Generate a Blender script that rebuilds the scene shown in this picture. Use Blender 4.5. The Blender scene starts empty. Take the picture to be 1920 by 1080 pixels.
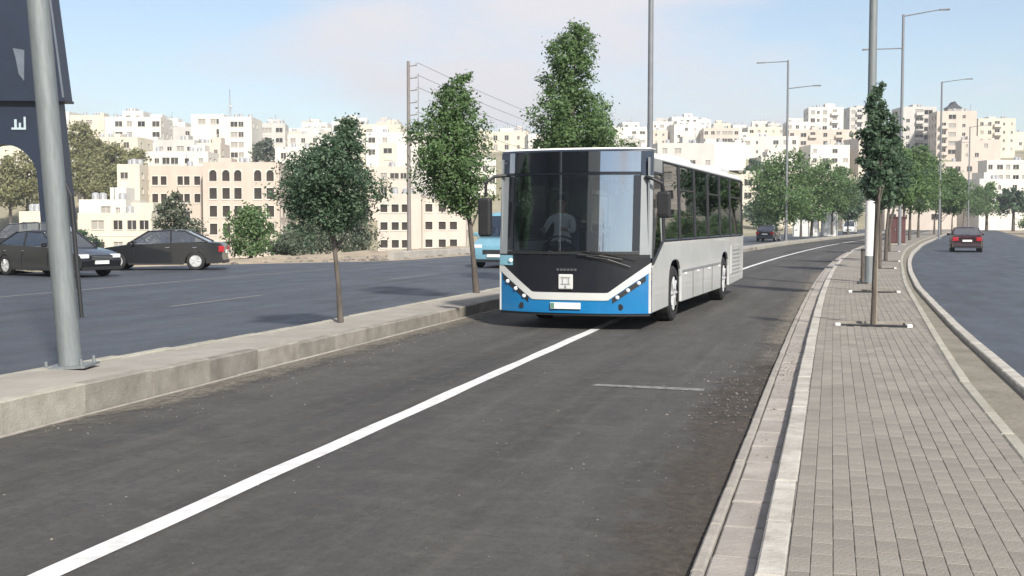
import bpy, bmesh, math, random
import numpy as np
from mathutils import Vector, Matrix

sc = bpy.context.scene
R = math.radians

# ------------------------------------------------------------------ camera
F, HZ, CAM_H = 2200.0, 418.0, 1.72          # focal length and horizon row on a 1920 px wide frame
PITCH = math.atan((540 - HZ) / F)
cam = bpy.data.cameras.new('camera')
cam.sensor_width = 36.0
cam.lens = 36.0 * F / 1920.0
cam.clip_start = 0.1
cam.clip_end = 12000
cam_ob = bpy.data.objects.new('camera', cam)
cam_ob.location = (0, 0, CAM_H)
cam_ob.rotation_euler = (math.pi / 2 - PITCH, 0, 0)
sc.collection.objects.link(cam_ob)
sc.camera = cam_ob

# ------------------------------------------------------------------ sky, sun, exposure
SUN_EL = R(38)
SUN_AZ = R(160)                              # clockwise from +Y: behind the camera, a little to the right
world = bpy.data.worlds.new('World')
sc.world = world
world.use_nodes = True
wn, wl = world.node_tree.nodes, world.node_tree.links
wn.clear()
w_out = wn.new('ShaderNodeOutputWorld')
w_bg = wn.new('ShaderNodeBackground')
w_bg.inputs['Strength'].default_value = 0.085
sky = wn.new('ShaderNodeTexSky')
sky.sky_type = 'NISHITA'
sky.sun_disc = False
sky.sun_elevation = SUN_EL
sky.sun_rotation = SUN_AZ
sky.air_density = 1.0
sky.dust_density = 0.4
sky.ozone_density = 1.0
tc = wn.new('ShaderNodeTexCoord')
mp = wn.new('ShaderNodeMapping')
mp.inputs['Scale'].default_value = (1.0, 1.0, 2.6)
mp.inputs['Location'].default_value = (3.1, 1.9, 0.1)
wl.new(tc.outputs['Generated'], mp.inputs['Vector'])
cn = wn.new('ShaderNodeTexNoise')
cn.inputs['Scale'].default_value = 2.6
cn.inputs['Detail'].default_value = 7
cn.inputs['Roughness'].default_value = 0.55
wl.new(mp.outputs['Vector'], cn.inputs['Vector'])
cr = wn.new('ShaderNodeValToRGB')
cr.color_ramp.elements[0].position = 0.45
cr.color_ramp.elements[0].color = (0.10, 0.10, 0.10, 1)
cr.color_ramp.elements[1].position = 0.61
cr.color_ramp.elements[1].color = (0.95, 0.95, 0.95, 1)
wl.new(cn.outputs['Fac'], cr.inputs['Fac'])
cm = wn.new('ShaderNodeMixRGB')
cm.inputs['Color2'].default_value = (6.1, 5.9, 6.15, 1)
wl.new(cr.outputs['Color'], cm.inputs['Fac'])
wl.new(sky.outputs['Color'], cm.inputs['Color1'])
wl.new(cm.outputs['Color'], w_bg.inputs['Color'])
wl.new(w_bg.outputs['Background'], w_out.inputs['Surface'])

sun = bpy.data.lights.new('sun', 'SUN')
sun.energy = 4.0
sun.angle = R(3.5)
sun.color = (1.0, 0.94, 0.85)
sun_ob = bpy.data.objects.new('sun', sun)
sd = Vector((math.sin(SUN_AZ) * math.cos(SUN_EL), math.cos(SUN_AZ) * math.cos(SUN_EL), math.sin(SUN_EL)))
sun_ob.rotation_euler = sd.to_track_quat('Z', 'Y').to_euler()
sun_ob.location = (0, -20, 40)
sc.collection.objects.link(sun_ob)

sc.view_settings.view_transform = 'Standard'
sc.view_settings.look = 'None'
sc.view_settings.gamma = 1.0
sc.view_settings.exposure = 0.8
sc.view_settings.use_curve_mapping = False
sc.cycles.max_bounces = 8
sc.cycles.transparent_max_bounces = 16
sc.cycles.use_denoising = True

# ------------------------------------------------------------------ helpers
C = sc.collection
rng = random.Random(7)
sp_, cp_ = math.sin(PITCH), math.cos(PITCH)


def ray(x, y):
    u, v = (x - 960) / F, (y - 540) / F
    return u, cp_ - v * sp_, -sp_ - v * cp_


def at(x, y, Y):
    """world point at depth Y along the photo's ray through (x, y)"""
    d = ray(x, y)
    t = Y / d[1]
    return Vector((d[0] * t, Y, CAM_H + d[2] * t))


def smooth(a, b, x):
    t = min(1.0, max(0.0, (x - a) / (b - a)))
    return t * t * (3 - 2 * t)


def lerp_tab(tab, x):
    if x <= tab[0][0]:
        return tab[0][1]
    for (a, va), (b, vb) in zip(tab, tab[1:]):
        if x <= b:
            return va + (vb - va) * (x - a) / (b - a)
    return tab[-1][1]


# the road's reference line: the left edge of the right-hand median's kerb
def hd(s):
    t = min(1, max(0, (s - 5) / 110))
    t = t * t * (3 - 2 * t) * .5 + t * .5
    return R(15.2 + 6.1 * t)


DS = 0.5
_f = []
x_, y_, s_ = 1.10, 5.15, 0.0
while s_ <= 420:
    _f.append((s_, x_, y_, hd(s_)))
    x_ += math.sin(hd(s_)) * DS
    y_ += math.cos(hd(s_)) * DS
    s_ += DS
_b = []
x_, y_, s_ = 1.10, 5.15, 0.0
while s_ > -60:
    s_ -= DS
    x_ -= math.sin(hd(s_)) * DS
    y_ -= math.cos(hd(s_)) * DS
    _b.append((s_, x_, y_, hd(s_)))
TAB = _b[::-1] + _f
TABA = np.array(TAB)


def rd(s, o, z=0.0):
    i = min(len(TAB) - 1, max(0, int(round((s - TAB[0][0]) / DS))))
    q = TAB[i]
    e = s - q[0]
    h = q[3]
    return Vector((q[1] + math.sin(h) * e + math.cos(h) * o, q[2] + math.cos(h) * e - math.sin(h) * o, z))


def road_inv(X, Y):
    i = int(np.argmin((TABA[:, 1] - X) ** 2 + (TABA[:, 2] - Y) ** 2))
    s, x, y, h = TAB[i]
    return s + (X - x) * math.sin(h) + (Y - y) * math.cos(h), (X - x) * math.cos(h) - (Y - y) * math.sin(h)


class MB:
    """collects faces; build() links them as one mesh object"""

    def __init__(self):
        self.v, self.f, self.m, self.uv = [], [], [], None

    def face(self, pts, mi=0):
        n = len(self.v)
        self.v += [tuple(p) for p in pts]
        self.f.append(tuple(range(n, n + len(pts))))
        self.m.append(mi)

    def hexa(self, p, mi=0):
        n = len(self.v)
        self.v += [tuple(q) for q in p]
        for q in ((0, 3, 2, 1), (4, 5, 6, 7), (0, 1, 5, 4), (1, 2, 6, 5), (2, 3, 7, 6), (3, 0, 4, 7)):
            self.f.append(tuple(n + k for k in q))
            self.m.append(mi)

    def box(self, x0, x1, y0, y1, z0, z1, mi=0):
        self.hexa([(x0, y0, z0), (x1, y0, z0), (x1, y1, z0), (x0, y1, z0), (x0, y0, z1), (x1, y0, z1), (x1, y1, z1), (x0, y1, z1)], mi)
        return self

    def tube(self, pts, rad, n=8, mi=0, cap=True):
        pts = [Vector(p) for p in pts]
        if not isinstance(rad, (list, tuple)):
            rad = [rad] * len(pts)
        base = len(self.v)
        ref = Vector((0, 0, 1)) if abs((pts[-1] - pts[0]).normalized().z) < .9 else Vector((1, 0, 0))
        for i, p in enumerate(pts):
            a = pts[max(0, i - 1)]
            b = pts[min(len(pts) - 1, i + 1)]
            d = (b - a).normalized()
            u = d.cross(ref).normalized()
            w = u.cross(d)
            for k in range(n):
                t = 2 * math.pi * k / n
                self.v.append(tuple(p + (u * math.cos(t) + w * math.sin(t)) * rad[i]))
        for i in range(len(pts) - 1):
            for k in range(n):
                a = base + i * n + k
                b = base + i * n + (k + 1) % n
                self.f.append((a, b, b + n, a + n))
                self.m.append(mi)
        if cap:
            self.f.append(tuple(base + k for k in range(n))[::-1])
            self.m.append(mi)
            e = base + (len(pts) - 1) * n
            self.f.append(tuple(e + k for k in range(n)))
            self.m.append(mi)
        return self

    def lathe(self, c, ax, prof, n=20, mi=0, cap=True):
        """prof: (along, radius) about axis ax through c"""
        ax = Vector(ax).normalized()
        self.tube([Vector(c) + ax * a for a, r in prof], [max(r, 1e-4) for a, r in prof], n, mi, cap)
        return self

    def prism(self, poly, x0, x1, mi=0):
        """poly in (y, z), extruded along x"""
        n = len(self.v)
        k = len(poly)
        self.v += [(x0, a, b) for a, b in poly] + [(x1, a, b) for a, b in poly]
        self.f.append(tuple(range(n, n + k)))
        self.f.append(tuple(range(n + 2 * k - 1, n + k - 1, -1)))
        self.m += [mi, mi]
        for i in range(k):
            j = (i + 1) % k
            self.f.append((n + i, n + k + i, n + k + j, n + j))
            self.m.append(mi)
        return self

    def build(self, name, mats, parent=None, smooth_=False, loc=None):
        me = bpy.data.meshes.new(name)
        me.from_pydata(self.v, [], self.f)
        for mm in (mats if isinstance(mats, (list, tuple)) else [mats]):
            me.materials.append(mm)
        me.polygons.foreach_set('material_index', self.m)
        me.update()
        bm = bmesh.new()
        bm.from_mesh(me)
        bmesh.ops.recalc_face_normals(bm, faces=bm.faces)
        bm.to_mesh(me)
        bm.free()
        if smooth_:
            me.shade_auto_smooth = True if hasattr(me, 'shade_auto_smooth') else None
            for p in me.polygons:
                p.use_smooth = True
        return link(name, me, parent, loc)


def link(name, me, parent=None, loc=None):
    o = bpy.data.objects.new(name, me)
    C.objects.link(o)
    if parent is not None:
        o.parent = parent
    if loc is not None:
        o.location = loc
    return o


def shade(o, ang=40):
    """smooth shading with sharp edges above an angle"""
    me = o.data
    for p in me.polygons:
        p.use_smooth = True
    me.set_sharp_from_angle(angle=R(ang))
    return o


def bevel(o, w, seg=2, ang=35):
    m = o.modifiers.new('bevel', 'BEVEL')
    m.width = w
    m.segments = seg
    m.limit_method = 'ANGLE'
    m.angle_limit = R(ang)
    return o


def thing(name, label, cat, loc=(0, 0, 0), rz=0.0, group=None):
    o = bpy.data.objects.new(name, None)
    o.empty_display_size = 0.2
    C.objects.link(o)
    o.location = loc
    o.rotation_euler = (0, 0, rz)
    return tag(o, label, cat, group)


def tag(o, label=None, cat=None, group=None, kind=None):
    for k, v in (('label', label), ('category', cat), ('group', group), ('kind', kind)):
        if v:
            o[k] = v
    return o


def copy_tree(o, parent=None):
    c = o.copy()
    C.objects.link(c)
    if parent is not None:
        c.parent = parent
    for ch in list(o.children):
        copy_tree(ch, c)
    return c


# ------------------------------------------------------------------ materials
def mat(name, col, rough=0.8, spec=0.5, metal=0.0, var=0.0, scale=3.0, bump=0.0, bscale=40.0, col2=None, detail=5, stretch=None, coords='Object', island=0.0, coat=0.0):
    m = bpy.data.materials.new(name)
    m.use_nodes = True
    n, l = m.node_tree.nodes, m.node_tree.links
    b = n['Principled BSDF']
    b.inputs['Base Color'].default_value = (*col, 1)
    b.inputs['Roughness'].default_value = rough
    b.inputs['Metallic'].default_value = metal
    b.inputs['Specular IOR Level'].default_value = spec
    b.inputs['Coat Weight'].default_value = coat
    b.inputs['Coat Roughness'].default_value = 0.05
    src = None
    if var or col2 or bump or island:
        t = n.new('ShaderNodeTexCoord')
        vec = t.outputs[coords]
        if stretch:
            mpn = n.new('ShaderNodeMapping')
            mpn.inputs['Scale'].default_value = stretch
            l.new(vec, mpn.inputs['Vector'])
            vec = mpn.outputs['Vector']
    if var or col2:
        nz = n.new('ShaderNodeTexNoise')
        nz.inputs['Scale'].default_value = scale
        nz.inputs['Detail'].default_value = detail
        nz.inputs['Roughness'].default_value = .62
        l.new(vec, nz.inputs['Vector'])
        rp = n.new('ShaderNodeValToRGB')
        rp.color_ramp.elements[0].position = .3
        rp.color_ramp.elements[1].position = .7
        a = col2 if col2 else tuple(c * (1 - var) for c in col)
        bb = col if col2 else tuple(min(1, c * (1 + var)) for c in col)
        rp.color_ramp.elements[0].color = (*a, 1)
        rp.color_ramp.elements[1].color = (*bb, 1)
        l.new(nz.outputs['Fac'], rp.inputs['Fac'])
        src = rp.outputs['Color']
    if island:
        oi = n.new('ShaderNodeObjectInfo')
        gi = n.new('ShaderNodeNewGeometry')
        ad = n.new('ShaderNodeMath')
        ad.operation = 'ADD'
        l.new(oi.outputs['Random'], ad.inputs[0])
        l.new(gi.outputs['Random Per Island'], ad.inputs[1])
        fr = n.new('ShaderNodeMath')
        fr.operation = 'FRACT'
        l.new(ad.outputs[0], fr.inputs[0])
        mr = n.new('ShaderNodeMapRange')
        mr.inputs['To Min'].default_value = 1 - island
        mr.inputs['To Max'].default_value = 1 + island
        l.new(fr.outputs[0], mr.inputs['Value'])
        hs = n.new('ShaderNodeHueSaturation')
        hs.inputs['Color'].default_value = (*col, 1)
        if src:
            l.new(src, hs.inputs['Color'])
        l.new(mr.outputs[0], hs.inputs['Value'])
        src = hs.outputs['Color']
    if src:
        l.new(src, b.inputs['Base Color'])
    if bump:
        nb = n.new('ShaderNodeTexNoise')
        nb.inputs['Scale'].default_value = bscale
        nb.inputs['Detail'].default_value = 4
        l.new(vec, nb.inputs['Vector'])
        bp = n.new('ShaderNodeBump')
        bp.inputs['Strength'].default_value = bump
        bp.inputs['Distance'].default_value = .02
        l.new(nb.outputs['Fac'], bp.inputs['Height'])
        l.new(bp.outputs['Normal'], b.inputs['Normal'])
    return m


def asphalt(name, c0, c1, dust, rough=.8, dust_amt=.5, spec=.5, streaks=True):
    """UV of the road ribbons is (metres along, metres across)"""
    m = bpy.data.materials.new(name)
    m.use_nodes = True
    n, l = m.node_tree.nodes, m.node_tree.links
    b = n['Principled BSDF']
    b.inputs['Specular IOR Level'].default_value = spec
    t = n.new('ShaderNodeTexCoord')

    def noise(sx, sy, scale, detail=6, lo=.35, hi=.65):
        q = n.new('ShaderNodeMapping')
        q.inputs['Scale'].default_value = (sx, sy, 1)
        l.new(t.outputs['UV'], q.inputs['Vector'])
        z = n.new('ShaderNodeTexNoise')
        z.inputs['Scale'].default_value = scale
        z.inputs['Detail'].default_value = detail
        z.inputs['Roughness'].default_value = .65
        l.new(q.outputs['Vector'], z.inputs['Vector'])
        r_ = n.new('ShaderNodeMapRange')
        r_.inputs['From Min'].default_value = lo
        r_.inputs['From Max'].default_value = hi
        l.new(z.outputs['Fac'], r_.inputs['Value'])
        return r_.outputs[0]

    def mix(a, bcol, fac, mode='MIX'):
        x = n.new('ShaderNodeMixRGB')
        x.blend_type = mode
        if isinstance(fac, float):
            x.inputs['Fac'].default_value = fac
        else:
            l.new(fac, x.inputs['Fac'])
        for sock, val in ((x.inputs['Color1'], a), (x.inputs['Color2'], bcol)):
            if isinstance(val, tuple):
                sock.default_value = (*val, 1)
            else:
                l.new(val, sock)
        return x.outputs['Color']

    c = mix(c0, c1, noise(.12, .5, 1.0))
    if streaks:
        c = mix(c, dust, mul(n, l, noise(.10, 1.6, 1.3, 5, .48, .75), dust_amt))
        c = mix(c, tuple(v * .6 for v in c0), mul(n, l, noise(.05, .9, 1.1, 5, .47, .66), .75))
    c = mix(c, dust, mul(n, l, noise(1.7, 1.0, 1.5, 7, .52, .76), dust_amt * .8))
    c = mix(c, tuple(v * .6 for v in c0), mul(n, l, noise(1.2, .8, .9, 7, .52, .72), .5))
    c = mix(c, tuple(min(1, v * 1.5) for v in c1), mul(n, l, noise(1, 1, 6, 5, .50, .72), .40))
    c = mix(c, tuple(v * .62 for v in c0), mul(n, l, noise(1.3, 1, 13, 3, .50, .72), .5))
    c = mix(c, tuple(min(1, v * 2.4) for v in c1), mul(n, l, noise(1, 1, 55, 2, .62, .72), .35))
    c = mix(c, tuple(v * .45 for v in c0), mul(n, l, noise(1, 1, 60, 2, .56, .7), .4))
    l.new(c, b.inputs['Base Color'])
    rr = n.new('ShaderNodeMapRange')
    rr.inputs['To Min'].default_value = rough - .12
    rr.inputs['To Max'].default_value = rough + .1
    l.new(noise(.3, .8, 1.5), rr.inputs['Value'])
    l.new(rr.outputs[0], b.inputs['Roughness'])
    z = n.new('ShaderNodeTexNoise')
    z.inputs['Scale'].default_value = 110
    z.inputs['Detail'].default_value = 3
    l.new(t.outputs['UV'], z.inputs['Vector'])
    bp = n.new('ShaderNodeBump')
    bp.inputs['Strength'].default_value = .35
    bp.inputs['Distance'].default_value = .01
    l.new(z.outputs['Fac'], bp.inputs['Height'])
    l.new(bp.outputs['Normal'], b.inputs['Normal'])
    return m


def mul(n, l, sock, k):
    q = n.new('ShaderNodeMath')
    q.operation = 'MULTIPLY'
    q.use_clamp = True
    l.new(sock, q.inputs[0])
    q.inputs[1].default_value = k
    return q.outputs[0]


def glass(name, tint, refl, rough=0.02):
    """tinted see-through sheet: clear part plus a mirror part that grows at grazing angles"""
    m = bpy.data.materials.new(name)
    m.use_nodes = True
    n, l = m.node_tree.nodes, m.node_tree.links
    n.clear()
    o = n.new('ShaderNodeOutputMaterial')
    tr = n.new('ShaderNodeBsdfTransparent')
    tr.inputs['Color'].default_value = (*tint, 1)
    gl = n.new('ShaderNodeBsdfGlossy')
    gl.inputs['Roughness'].default_value = rough
    gl.inputs['Color'].default_value = (.92, .96, 1, 1)
    fr = n.new('ShaderNodeFresnel')
    fr.inputs['IOR'].default_value = 1.5
    ad = n.new('ShaderNodeMath')
    ad.operation = 'ADD'
    ad.use_clamp = True
    ad.inputs[1].default_value = refl
    l.new(fr.outputs[0], ad.inputs[0])
    mx = n.new('ShaderNodeMixShader')
    l.new(ad.outputs[0], mx.inputs['Fac'])
    l.new(tr.outputs[0], mx.inputs[1])
    l.new(gl.outputs[0], mx.inputs[2])
    l.new(mx.outputs[0], o.inputs['Surface'])
    return m


def leafmat(name, c0, c1, trans=.35):
    m = bpy.data.materials.new(name)
    m.use_nodes = True
    n, l = m.node_tree.nodes, m.node_tree.links
    n.clear()
    o = n.new('ShaderNodeOutputMaterial')
    g = n.new('ShaderNodeNewGeometry')
    rp = n.new('ShaderNodeValToRGB')
    rp.color_ramp.elements[0].color = (*c0, 1)
    rp.color_ramp.elements[1].color = (*c1, 1)
    l.new(g.outputs['Random Per Island'], rp.inputs['Fac'])
    d = n.new('ShaderNodeBsdfPrincipled')
    d.inputs['Roughness'].default_value = .5
    d.inputs['Specular IOR Level'].default_value = .35
    l.new(rp.outputs['Color'], d.inputs['Base Color'])
    t = n.new('ShaderNodeBsdfTranslucent')
    hs = n.new('ShaderNodeHueSaturation')
    hs.inputs['Value'].default_value = 1.3
    hs.inputs['Hue'].default_value = .48
    l.new(rp.outputs['Color'], hs.inputs['Color'])
    l.new(hs.outputs['Color'], t.inputs['Color'])
    mx = n.new('ShaderNodeMixShader')
    mx.inputs['Fac'].default_value = trans
    l.new(d.outputs[0], mx.inputs[1])
    l.new(t.outputs[0], mx.inputs[2])
    l.new(mx.outputs[0], o.inputs['Surface'])
    return m


M = {}
M['asphalt'] = asphalt('asphalt', (.043, .041, .038), (.068, .065, .060), (.100, .093, .083), .86, .7)
M['asphalt_far'] = asphalt('asphalt_far', (.046, .054, .067), (.058, .067, .081), (.074, .080, .089), .62, .5)  # bluish cast of the reflected sky is mixed into this base colour
M['asphalt_right'] = asphalt('asphalt_right', (.046, .054, .068), (.054, .063, .079), (.066, .073, .083), .6, .3)
M['paint'] = mat('paint', (.73, .73, .72), .6, col2=(.50, .50, .49), scale=6, bump=.15, bscale=60)
M['paint_worn'] = mat('paint_worn', (.26, .255, .245), .8, col2=(.085, .083, .08), scale=16)
M['kerb'] = mat('kerb', (.375, .362, .305), .9, col2=(.265, .25, .205), scale=5, bump=.3, bscale=55, island=.10)
M['kerb_white'] = mat('kerb_white', (.47, .45, .405), .88, col2=(.29, .27, .235), scale=4.5, bump=.35, bscale=30, island=.06)
M['kerb_dirty'] = mat('kerb_dirty', (.305, .283, .245), .95, col2=(.185, .168, .142), scale=4, bump=.3, bscale=55, island=.2)
M['channel'] = mat('channel', (.35, .32, .29), .9, col2=(.25, .225, .20), scale=4, bump=.4, bscale=30, island=.10)
M['border'] = mat('border', (.34, .315, .28), .9, col2=(.23, .21, .185), scale=6, bump=.4, bscale=30, island=.1)
M['paver'] = mat('paver', (.252, .231, .200), .92, col2=(.190, .174, .150), scale=1.1, bump=.4, bscale=60, island=.10)
M['paver_bed'] = mat('paver_bed', (.175, .162, .142), .98, var=.3, scale=8, bump=.5)
M['median_top'] = mat('median_top', (.34, .315, .28), .93, col2=(.25, .23, .20), scale=1.6, bump=.5, bscale=18, detail=8)
M['dirt'] = mat('dirt', (.20, .165, .13), .98, col2=(.11, .088, .07), scale=3, bump=.9, bscale=14, detail=8)
M['strip_soil'] = mat('strip_soil', (.235, .215, .175), .98, col2=(.15, .135, .105), scale=2.2, bump=.9, bscale=14, detail=8)
M['sand'] = mat('sand', (.37, .31, .23), .98, col2=(.24, .20, .145), scale=.6, bump=.9, bscale=3, detail=9)
M['hill'] = mat('hill', (.34, .30, .215), .98, col2=(.16, .155, .09), scale=.045, bump=.6, bscale=.8, detail=9)
M['pole'] = mat('pole', (.19, .21, .215), .55, metal=.2, var=.16, scale=5, stretch=(6, 6, .8), bump=.1, bscale=30)
M['pole_far'] = mat('pole_far', (.20, .21, .225), .55, metal=.3, var=.1, scale=5)
M['white_band'] = mat('white_band', (.72, .71, .68), .6, var=.08, scale=8)
M['bark'] = mat('bark', (.125, .108, .094), .95, col2=(.065, .055, .047), scale=14, stretch=(1, 1, .2), bump=.8, bscale=30)
M['stake'] = mat('stake', (.33, .29, .22), .9, col2=(.22, .18, .13), scale=10, stretch=(1, 1, .1), bump=.3)
M['leaf'] = leafmat('leaf', (.058, .120, .045), (.175, .270, .110), .45)
M['leaf_dark'] = leafmat('leaf_dark', (.048, .090, .056), (.125, .195, .115), .42)
M['leaf_grey'] = leafmat('leaf_grey', (.052, .072, .050), (.125, .150, .100), .3)
M['leaf_olive'] = leafmat('leaf_olive', (.150, .160, .070), (.32, .32, .155), .45)
M['rubber'] = mat('rubber', (.018, .018, .019), .85, var=.2, scale=10)
M['rim'] = mat('rim', (.50, .51, .51), .4, metal=.25, var=.12, scale=12)
M['blackplastic'] = mat('blackplastic', (.020, .021, .023), .45, var=.15, scale=6)
M['chrome'] = mat('chrome', (.75, .76, .78), .18, metal=1.0)
M['lampglass'] = mat('lampglass', (.75, .78, .80), .12, spec=.8)
M['redglass'] = mat('redglass', (.36, .012, .02), .15, spec=.7)
M['bus_white'] = mat('bus_white', (.58, .595, .59), .32, col2=(.49, .50, .48), scale=1.3, coat=.5)
M['bus_roof'] = mat('bus_roof', (.74, .75, .74), .4, var=.05, scale=2, coat=.3)
M['bus_band'] = mat('bus_band', (.56, .57, .55), .35, var=.04, scale=3, coat=.3)
M['bus_blue'] = mat('bus_blue', (.005, .170, .40), .32, col2=(.004, .14, .345), scale=2.2, coat=.5)
M['bus_black'] = mat('bus_black', (.010, .012, .017), .22, spec=.55, var=.1, scale=3, coat=.25)
M['bus_silver'] = mat('bus_silver', (.25, .27, .28), .35, var=.06, scale=4, coat=.3)
M['bus_navy'] = mat('bus_navy', (.016, .026, .045), .2, spec=.6, coat=.4)
M['cyan'] = mat('cyan', (.22, .46, .56), .35, var=.12, scale=9, coat=.3)
M['windscreen'] = glass('windscreen', (.93, .955, .96), .26, .015)
M['display'] = glass('display', (.22, .28, .32), .42, .03)
M['side_glass'] = glass('side_glass', (.74, .78, .79), .06, .015)
M['car_glass'] = glass('car_glass', (.46, .50, .51), .16, .02)
M['interior'] = mat('interior', (.085, .09, .10), .8, var=.15, scale=3)
M['seat'] = mat('seat', (.04, .06, .10), .9, var=.25, scale=14)
M['grab'] = mat('grab', (.45, .43, .33), .4, var=.08)
M['plate'] = mat('plate', (.72, .76, .70), .5, var=.06, scale=20)
M['plate_ink'] = mat('plate_ink', (.10, .22, .16), .6)
M['shirt'] = mat('shirt', (.70, .78, .80), .9, var=.08, scale=10)
M['trousers'] = mat('trousers', (.03, .035, .05), .9, var=.1)
M['skin'] = mat('skin', (.36, .21, .14), .6, var=.06)
M['hair'] = mat('hair', (.015, .012, .010), .7, var=.2, scale=30)
M['car_black'] = mat('car_black', (.010, .011, .013), .3, var=.15, coat=.6)
M['car_dark'] = mat('car_dark', (.022, .025, .032), .28, var=.15, coat=1.0)
M['car_red'] = mat('car_red', (.028, .007, .010), .3, var=.15, coat=.9)
M['car_white'] = mat('car_white', (.60, .61, .61), .35, var=.05, coat=.6)
M['car_blue'] = mat('car_blue', (.15, .32, .41), .35, var=.08, coat=.6)
M['maroon'] = mat('maroon', (.10, .042, .040), .6, var=.2, scale=4)
M['portal'] = mat('portal', (.006, .014, .034), .5, var=.18, scale=.8, bump=.05)
M['portal_trim'] = mat('portal_trim', (.10, .12, .15), .6, var=.15, scale=2)
M['letter'] = mat('letter', (.38, .46, .50), .5, var=.05)
M['shell'] = mat('shell', (.565, .48, .405), .95, col2=(.46, .39, .33), stretch=(1, 1, .28), scale=.4, bump=.4, bscale=6, detail=7)
M['stone1'] = mat('stone1', (.66, .605, .50), .9, col2=(.53, .48, .39), stretch=(1, 1, .28), scale=.35, bump=.3, bscale=5, detail=7)
M['stone2'] = mat('stone2', (.70, .67, .605), .9, col2=(.57, .545, .49), stretch=(1, 1, .28), scale=.35, bump=.3, bscale=5, detail=7)
M['stone3'] = mat('stone3', (.60, .525, .455), .9, col2=(.49, .43, .37), stretch=(1, 1, .28), scale=.35, bump=.3, bscale=5, detail=7)
M['stone4'] = mat('stone4', (.56, .54, .505), .9, col2=(.44, .425, .395), stretch=(1, 1, .28), scale=.35, bump=.3, bscale=5, detail=7)
M['roof_slab'] = mat('roof_slab', (.30, .285, .265), .95, var=.2, scale=.6)
M['grey_office'] = mat('grey_office', (.055, .060, .066), .7, var=.2, scale=.4)
M['surround'] = mat('surround', (.60, .57, .51), .9, var=.08, scale=1.5)
M['pane'] = mat('pane', (.050, .046, .042), .12, spec=.5, island=.5)
M['shutter'] = mat('shutter', (.33, .31, .28), .8, var=.15, scale=3, stretch=(1, 1, 12))
M['hole'] = mat('hole', (.035, .026, .020), .9, var=.3, scale=2)  # dark brown backing sheet paints the unlit interior behind the openings
M['tank'] = mat('tank', (.45, .46, .47), .5, metal=.3, var=.15)
M['wall_low'] = mat('wall_low', (.42, .40, .365), .92, col2=(.32, .30, .27), scale=1.5, bump=.5, bscale=12)
M['wire'] = mat('wire', (.05, .05, .055), .7, var=.1)
M['concrete_pole'] = mat('concrete_pole', (.20, .185, .175), .9, var=.15, scale=4, stretch=(3, 3, .5))
M['rubble'] = mat('rubble', (.15, .135, .118), .95, var=.3, scale=9, island=.4)
M['solar'] = mat('solar', (.03, .04, .06), .3, var=.2)


def dirt_film(name, c0, c1, dens):
    """thin scattered dust: patchy, thinning out across the strip (UV y: 1 = dense edge, 0 = bare edge)"""
    m = bpy.data.materials.new(name)
    m.use_nodes = True
    n, l = m.node_tree.nodes, m.node_tree.links
    b = n['Principled BSDF']
    b.inputs['Roughness'].default_value = .97
    b.inputs['Specular IOR Level'].default_value = .1
    t = n.new('ShaderNodeTexCoord')
    sp = n.new('ShaderNodeSeparateXYZ')
    l.new(t.outputs['UV'], sp.inputs[0])
    q = n.new('ShaderNodeMapping')
    q.inputs['Scale'].default_value = (1.1, 1.6, 1)
    l.new(t.outputs['UV'], q.inputs['Vector'])
    z = n.new('ShaderNodeTexNoise')
    z.inputs['Scale'].default_value = 1.7
    z.inputs['Detail'].default_value = 9
    z.inputs['Roughness'].default_value = .72
    l.new(q.outputs['Vector'], z.inputs['Vector'])
    a = n.new('ShaderNodeMath')
    a.operation = 'MULTIPLY_ADD'
    l.new(sp.outputs['Y'], a.inputs[0])
    a.inputs[1].default_value = .55
    l.new(z.outputs['Fac'], a.inputs[2])
    r_ = n.new('ShaderNodeMapRange')
    r_.inputs['From Min'].default_value = .70
    r_.inputs['From Max'].default_value = .95
    r_.inputs['To Max'].default_value = dens
    l.new(a.outputs[0], r_.inputs['Value'])
    l.new(r_.outputs[0], b.inputs['Alpha'])
    z2 = n.new('ShaderNodeTexNoise')
    z2.inputs['Scale'].default_value = 14
    z2.inputs['Detail'].default_value = 6
    l.new(t.outputs['UV'], z2.inputs['Vector'])
    rp = n.new('ShaderNodeValToRGB')
    rp.color_ramp.elements[0].position = .35
    rp.color_ramp.elements[1].position = .65
    rp.color_ramp.elements[0].color = (*c0, 1)
    rp.color_ramp.elements[1].color = (*c1, 1)
    l.new(z2.outputs['Fac'], rp.inputs['Fac'])
    l.new(rp.outputs['Color'], b.inputs['Base Color'])
    return m


M['film_brown'] = dirt_film('film_brown', (.080, .070, .060), (.125, .108, .092), .55)
M['film_pale'] = dirt_film('film_pale', (.16, .145, .122), (.25, .228, .192), .7)

# ------------------------------------------------------------------ terrain and roads
HPROF = [(-200, 0), (40, 0), (60, -1.5), (120, -6), (195, -9), (230, -4), (270, 7), (330, 17), (400, 25), (600, 41), (900, 50), (3000, 52)]


def terrain(x, y):
    s, o = road_inv(x, y)
    m = smooth(24, 75, -o) if o < 0 else smooth(18, 60, o)
    m = max(m, smooth(340, 430, y))
    p = lerp_tab(HPROF, y)
    if o > 0:
        p = max(p, 0)
    p += 1.2 * math.sin(x * .021 + 1) * math.sin(y * .017) * smooth(150, 300, y) * 2
    return -.10 * (1 - m) + m * p - .02


def grid_obj(name, xs, ys, zf, m):
    v = [(x, y, zf(x, y)) for y in ys for x in xs]
    nx = len(xs)
    f = [(j * nx + i, j * nx + i + 1, (j + 1) * nx + i + 1, (j + 1) * nx + i) for j in range(len(ys) - 1) for i in range(nx - 1)]
    me = bpy.data.meshes.new(name)
    me.from_pydata(v, [], f)
    me.materials.append(m)
    for p in me.polygons:
        p.use_smooth = True
    return link(name, me)


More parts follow.
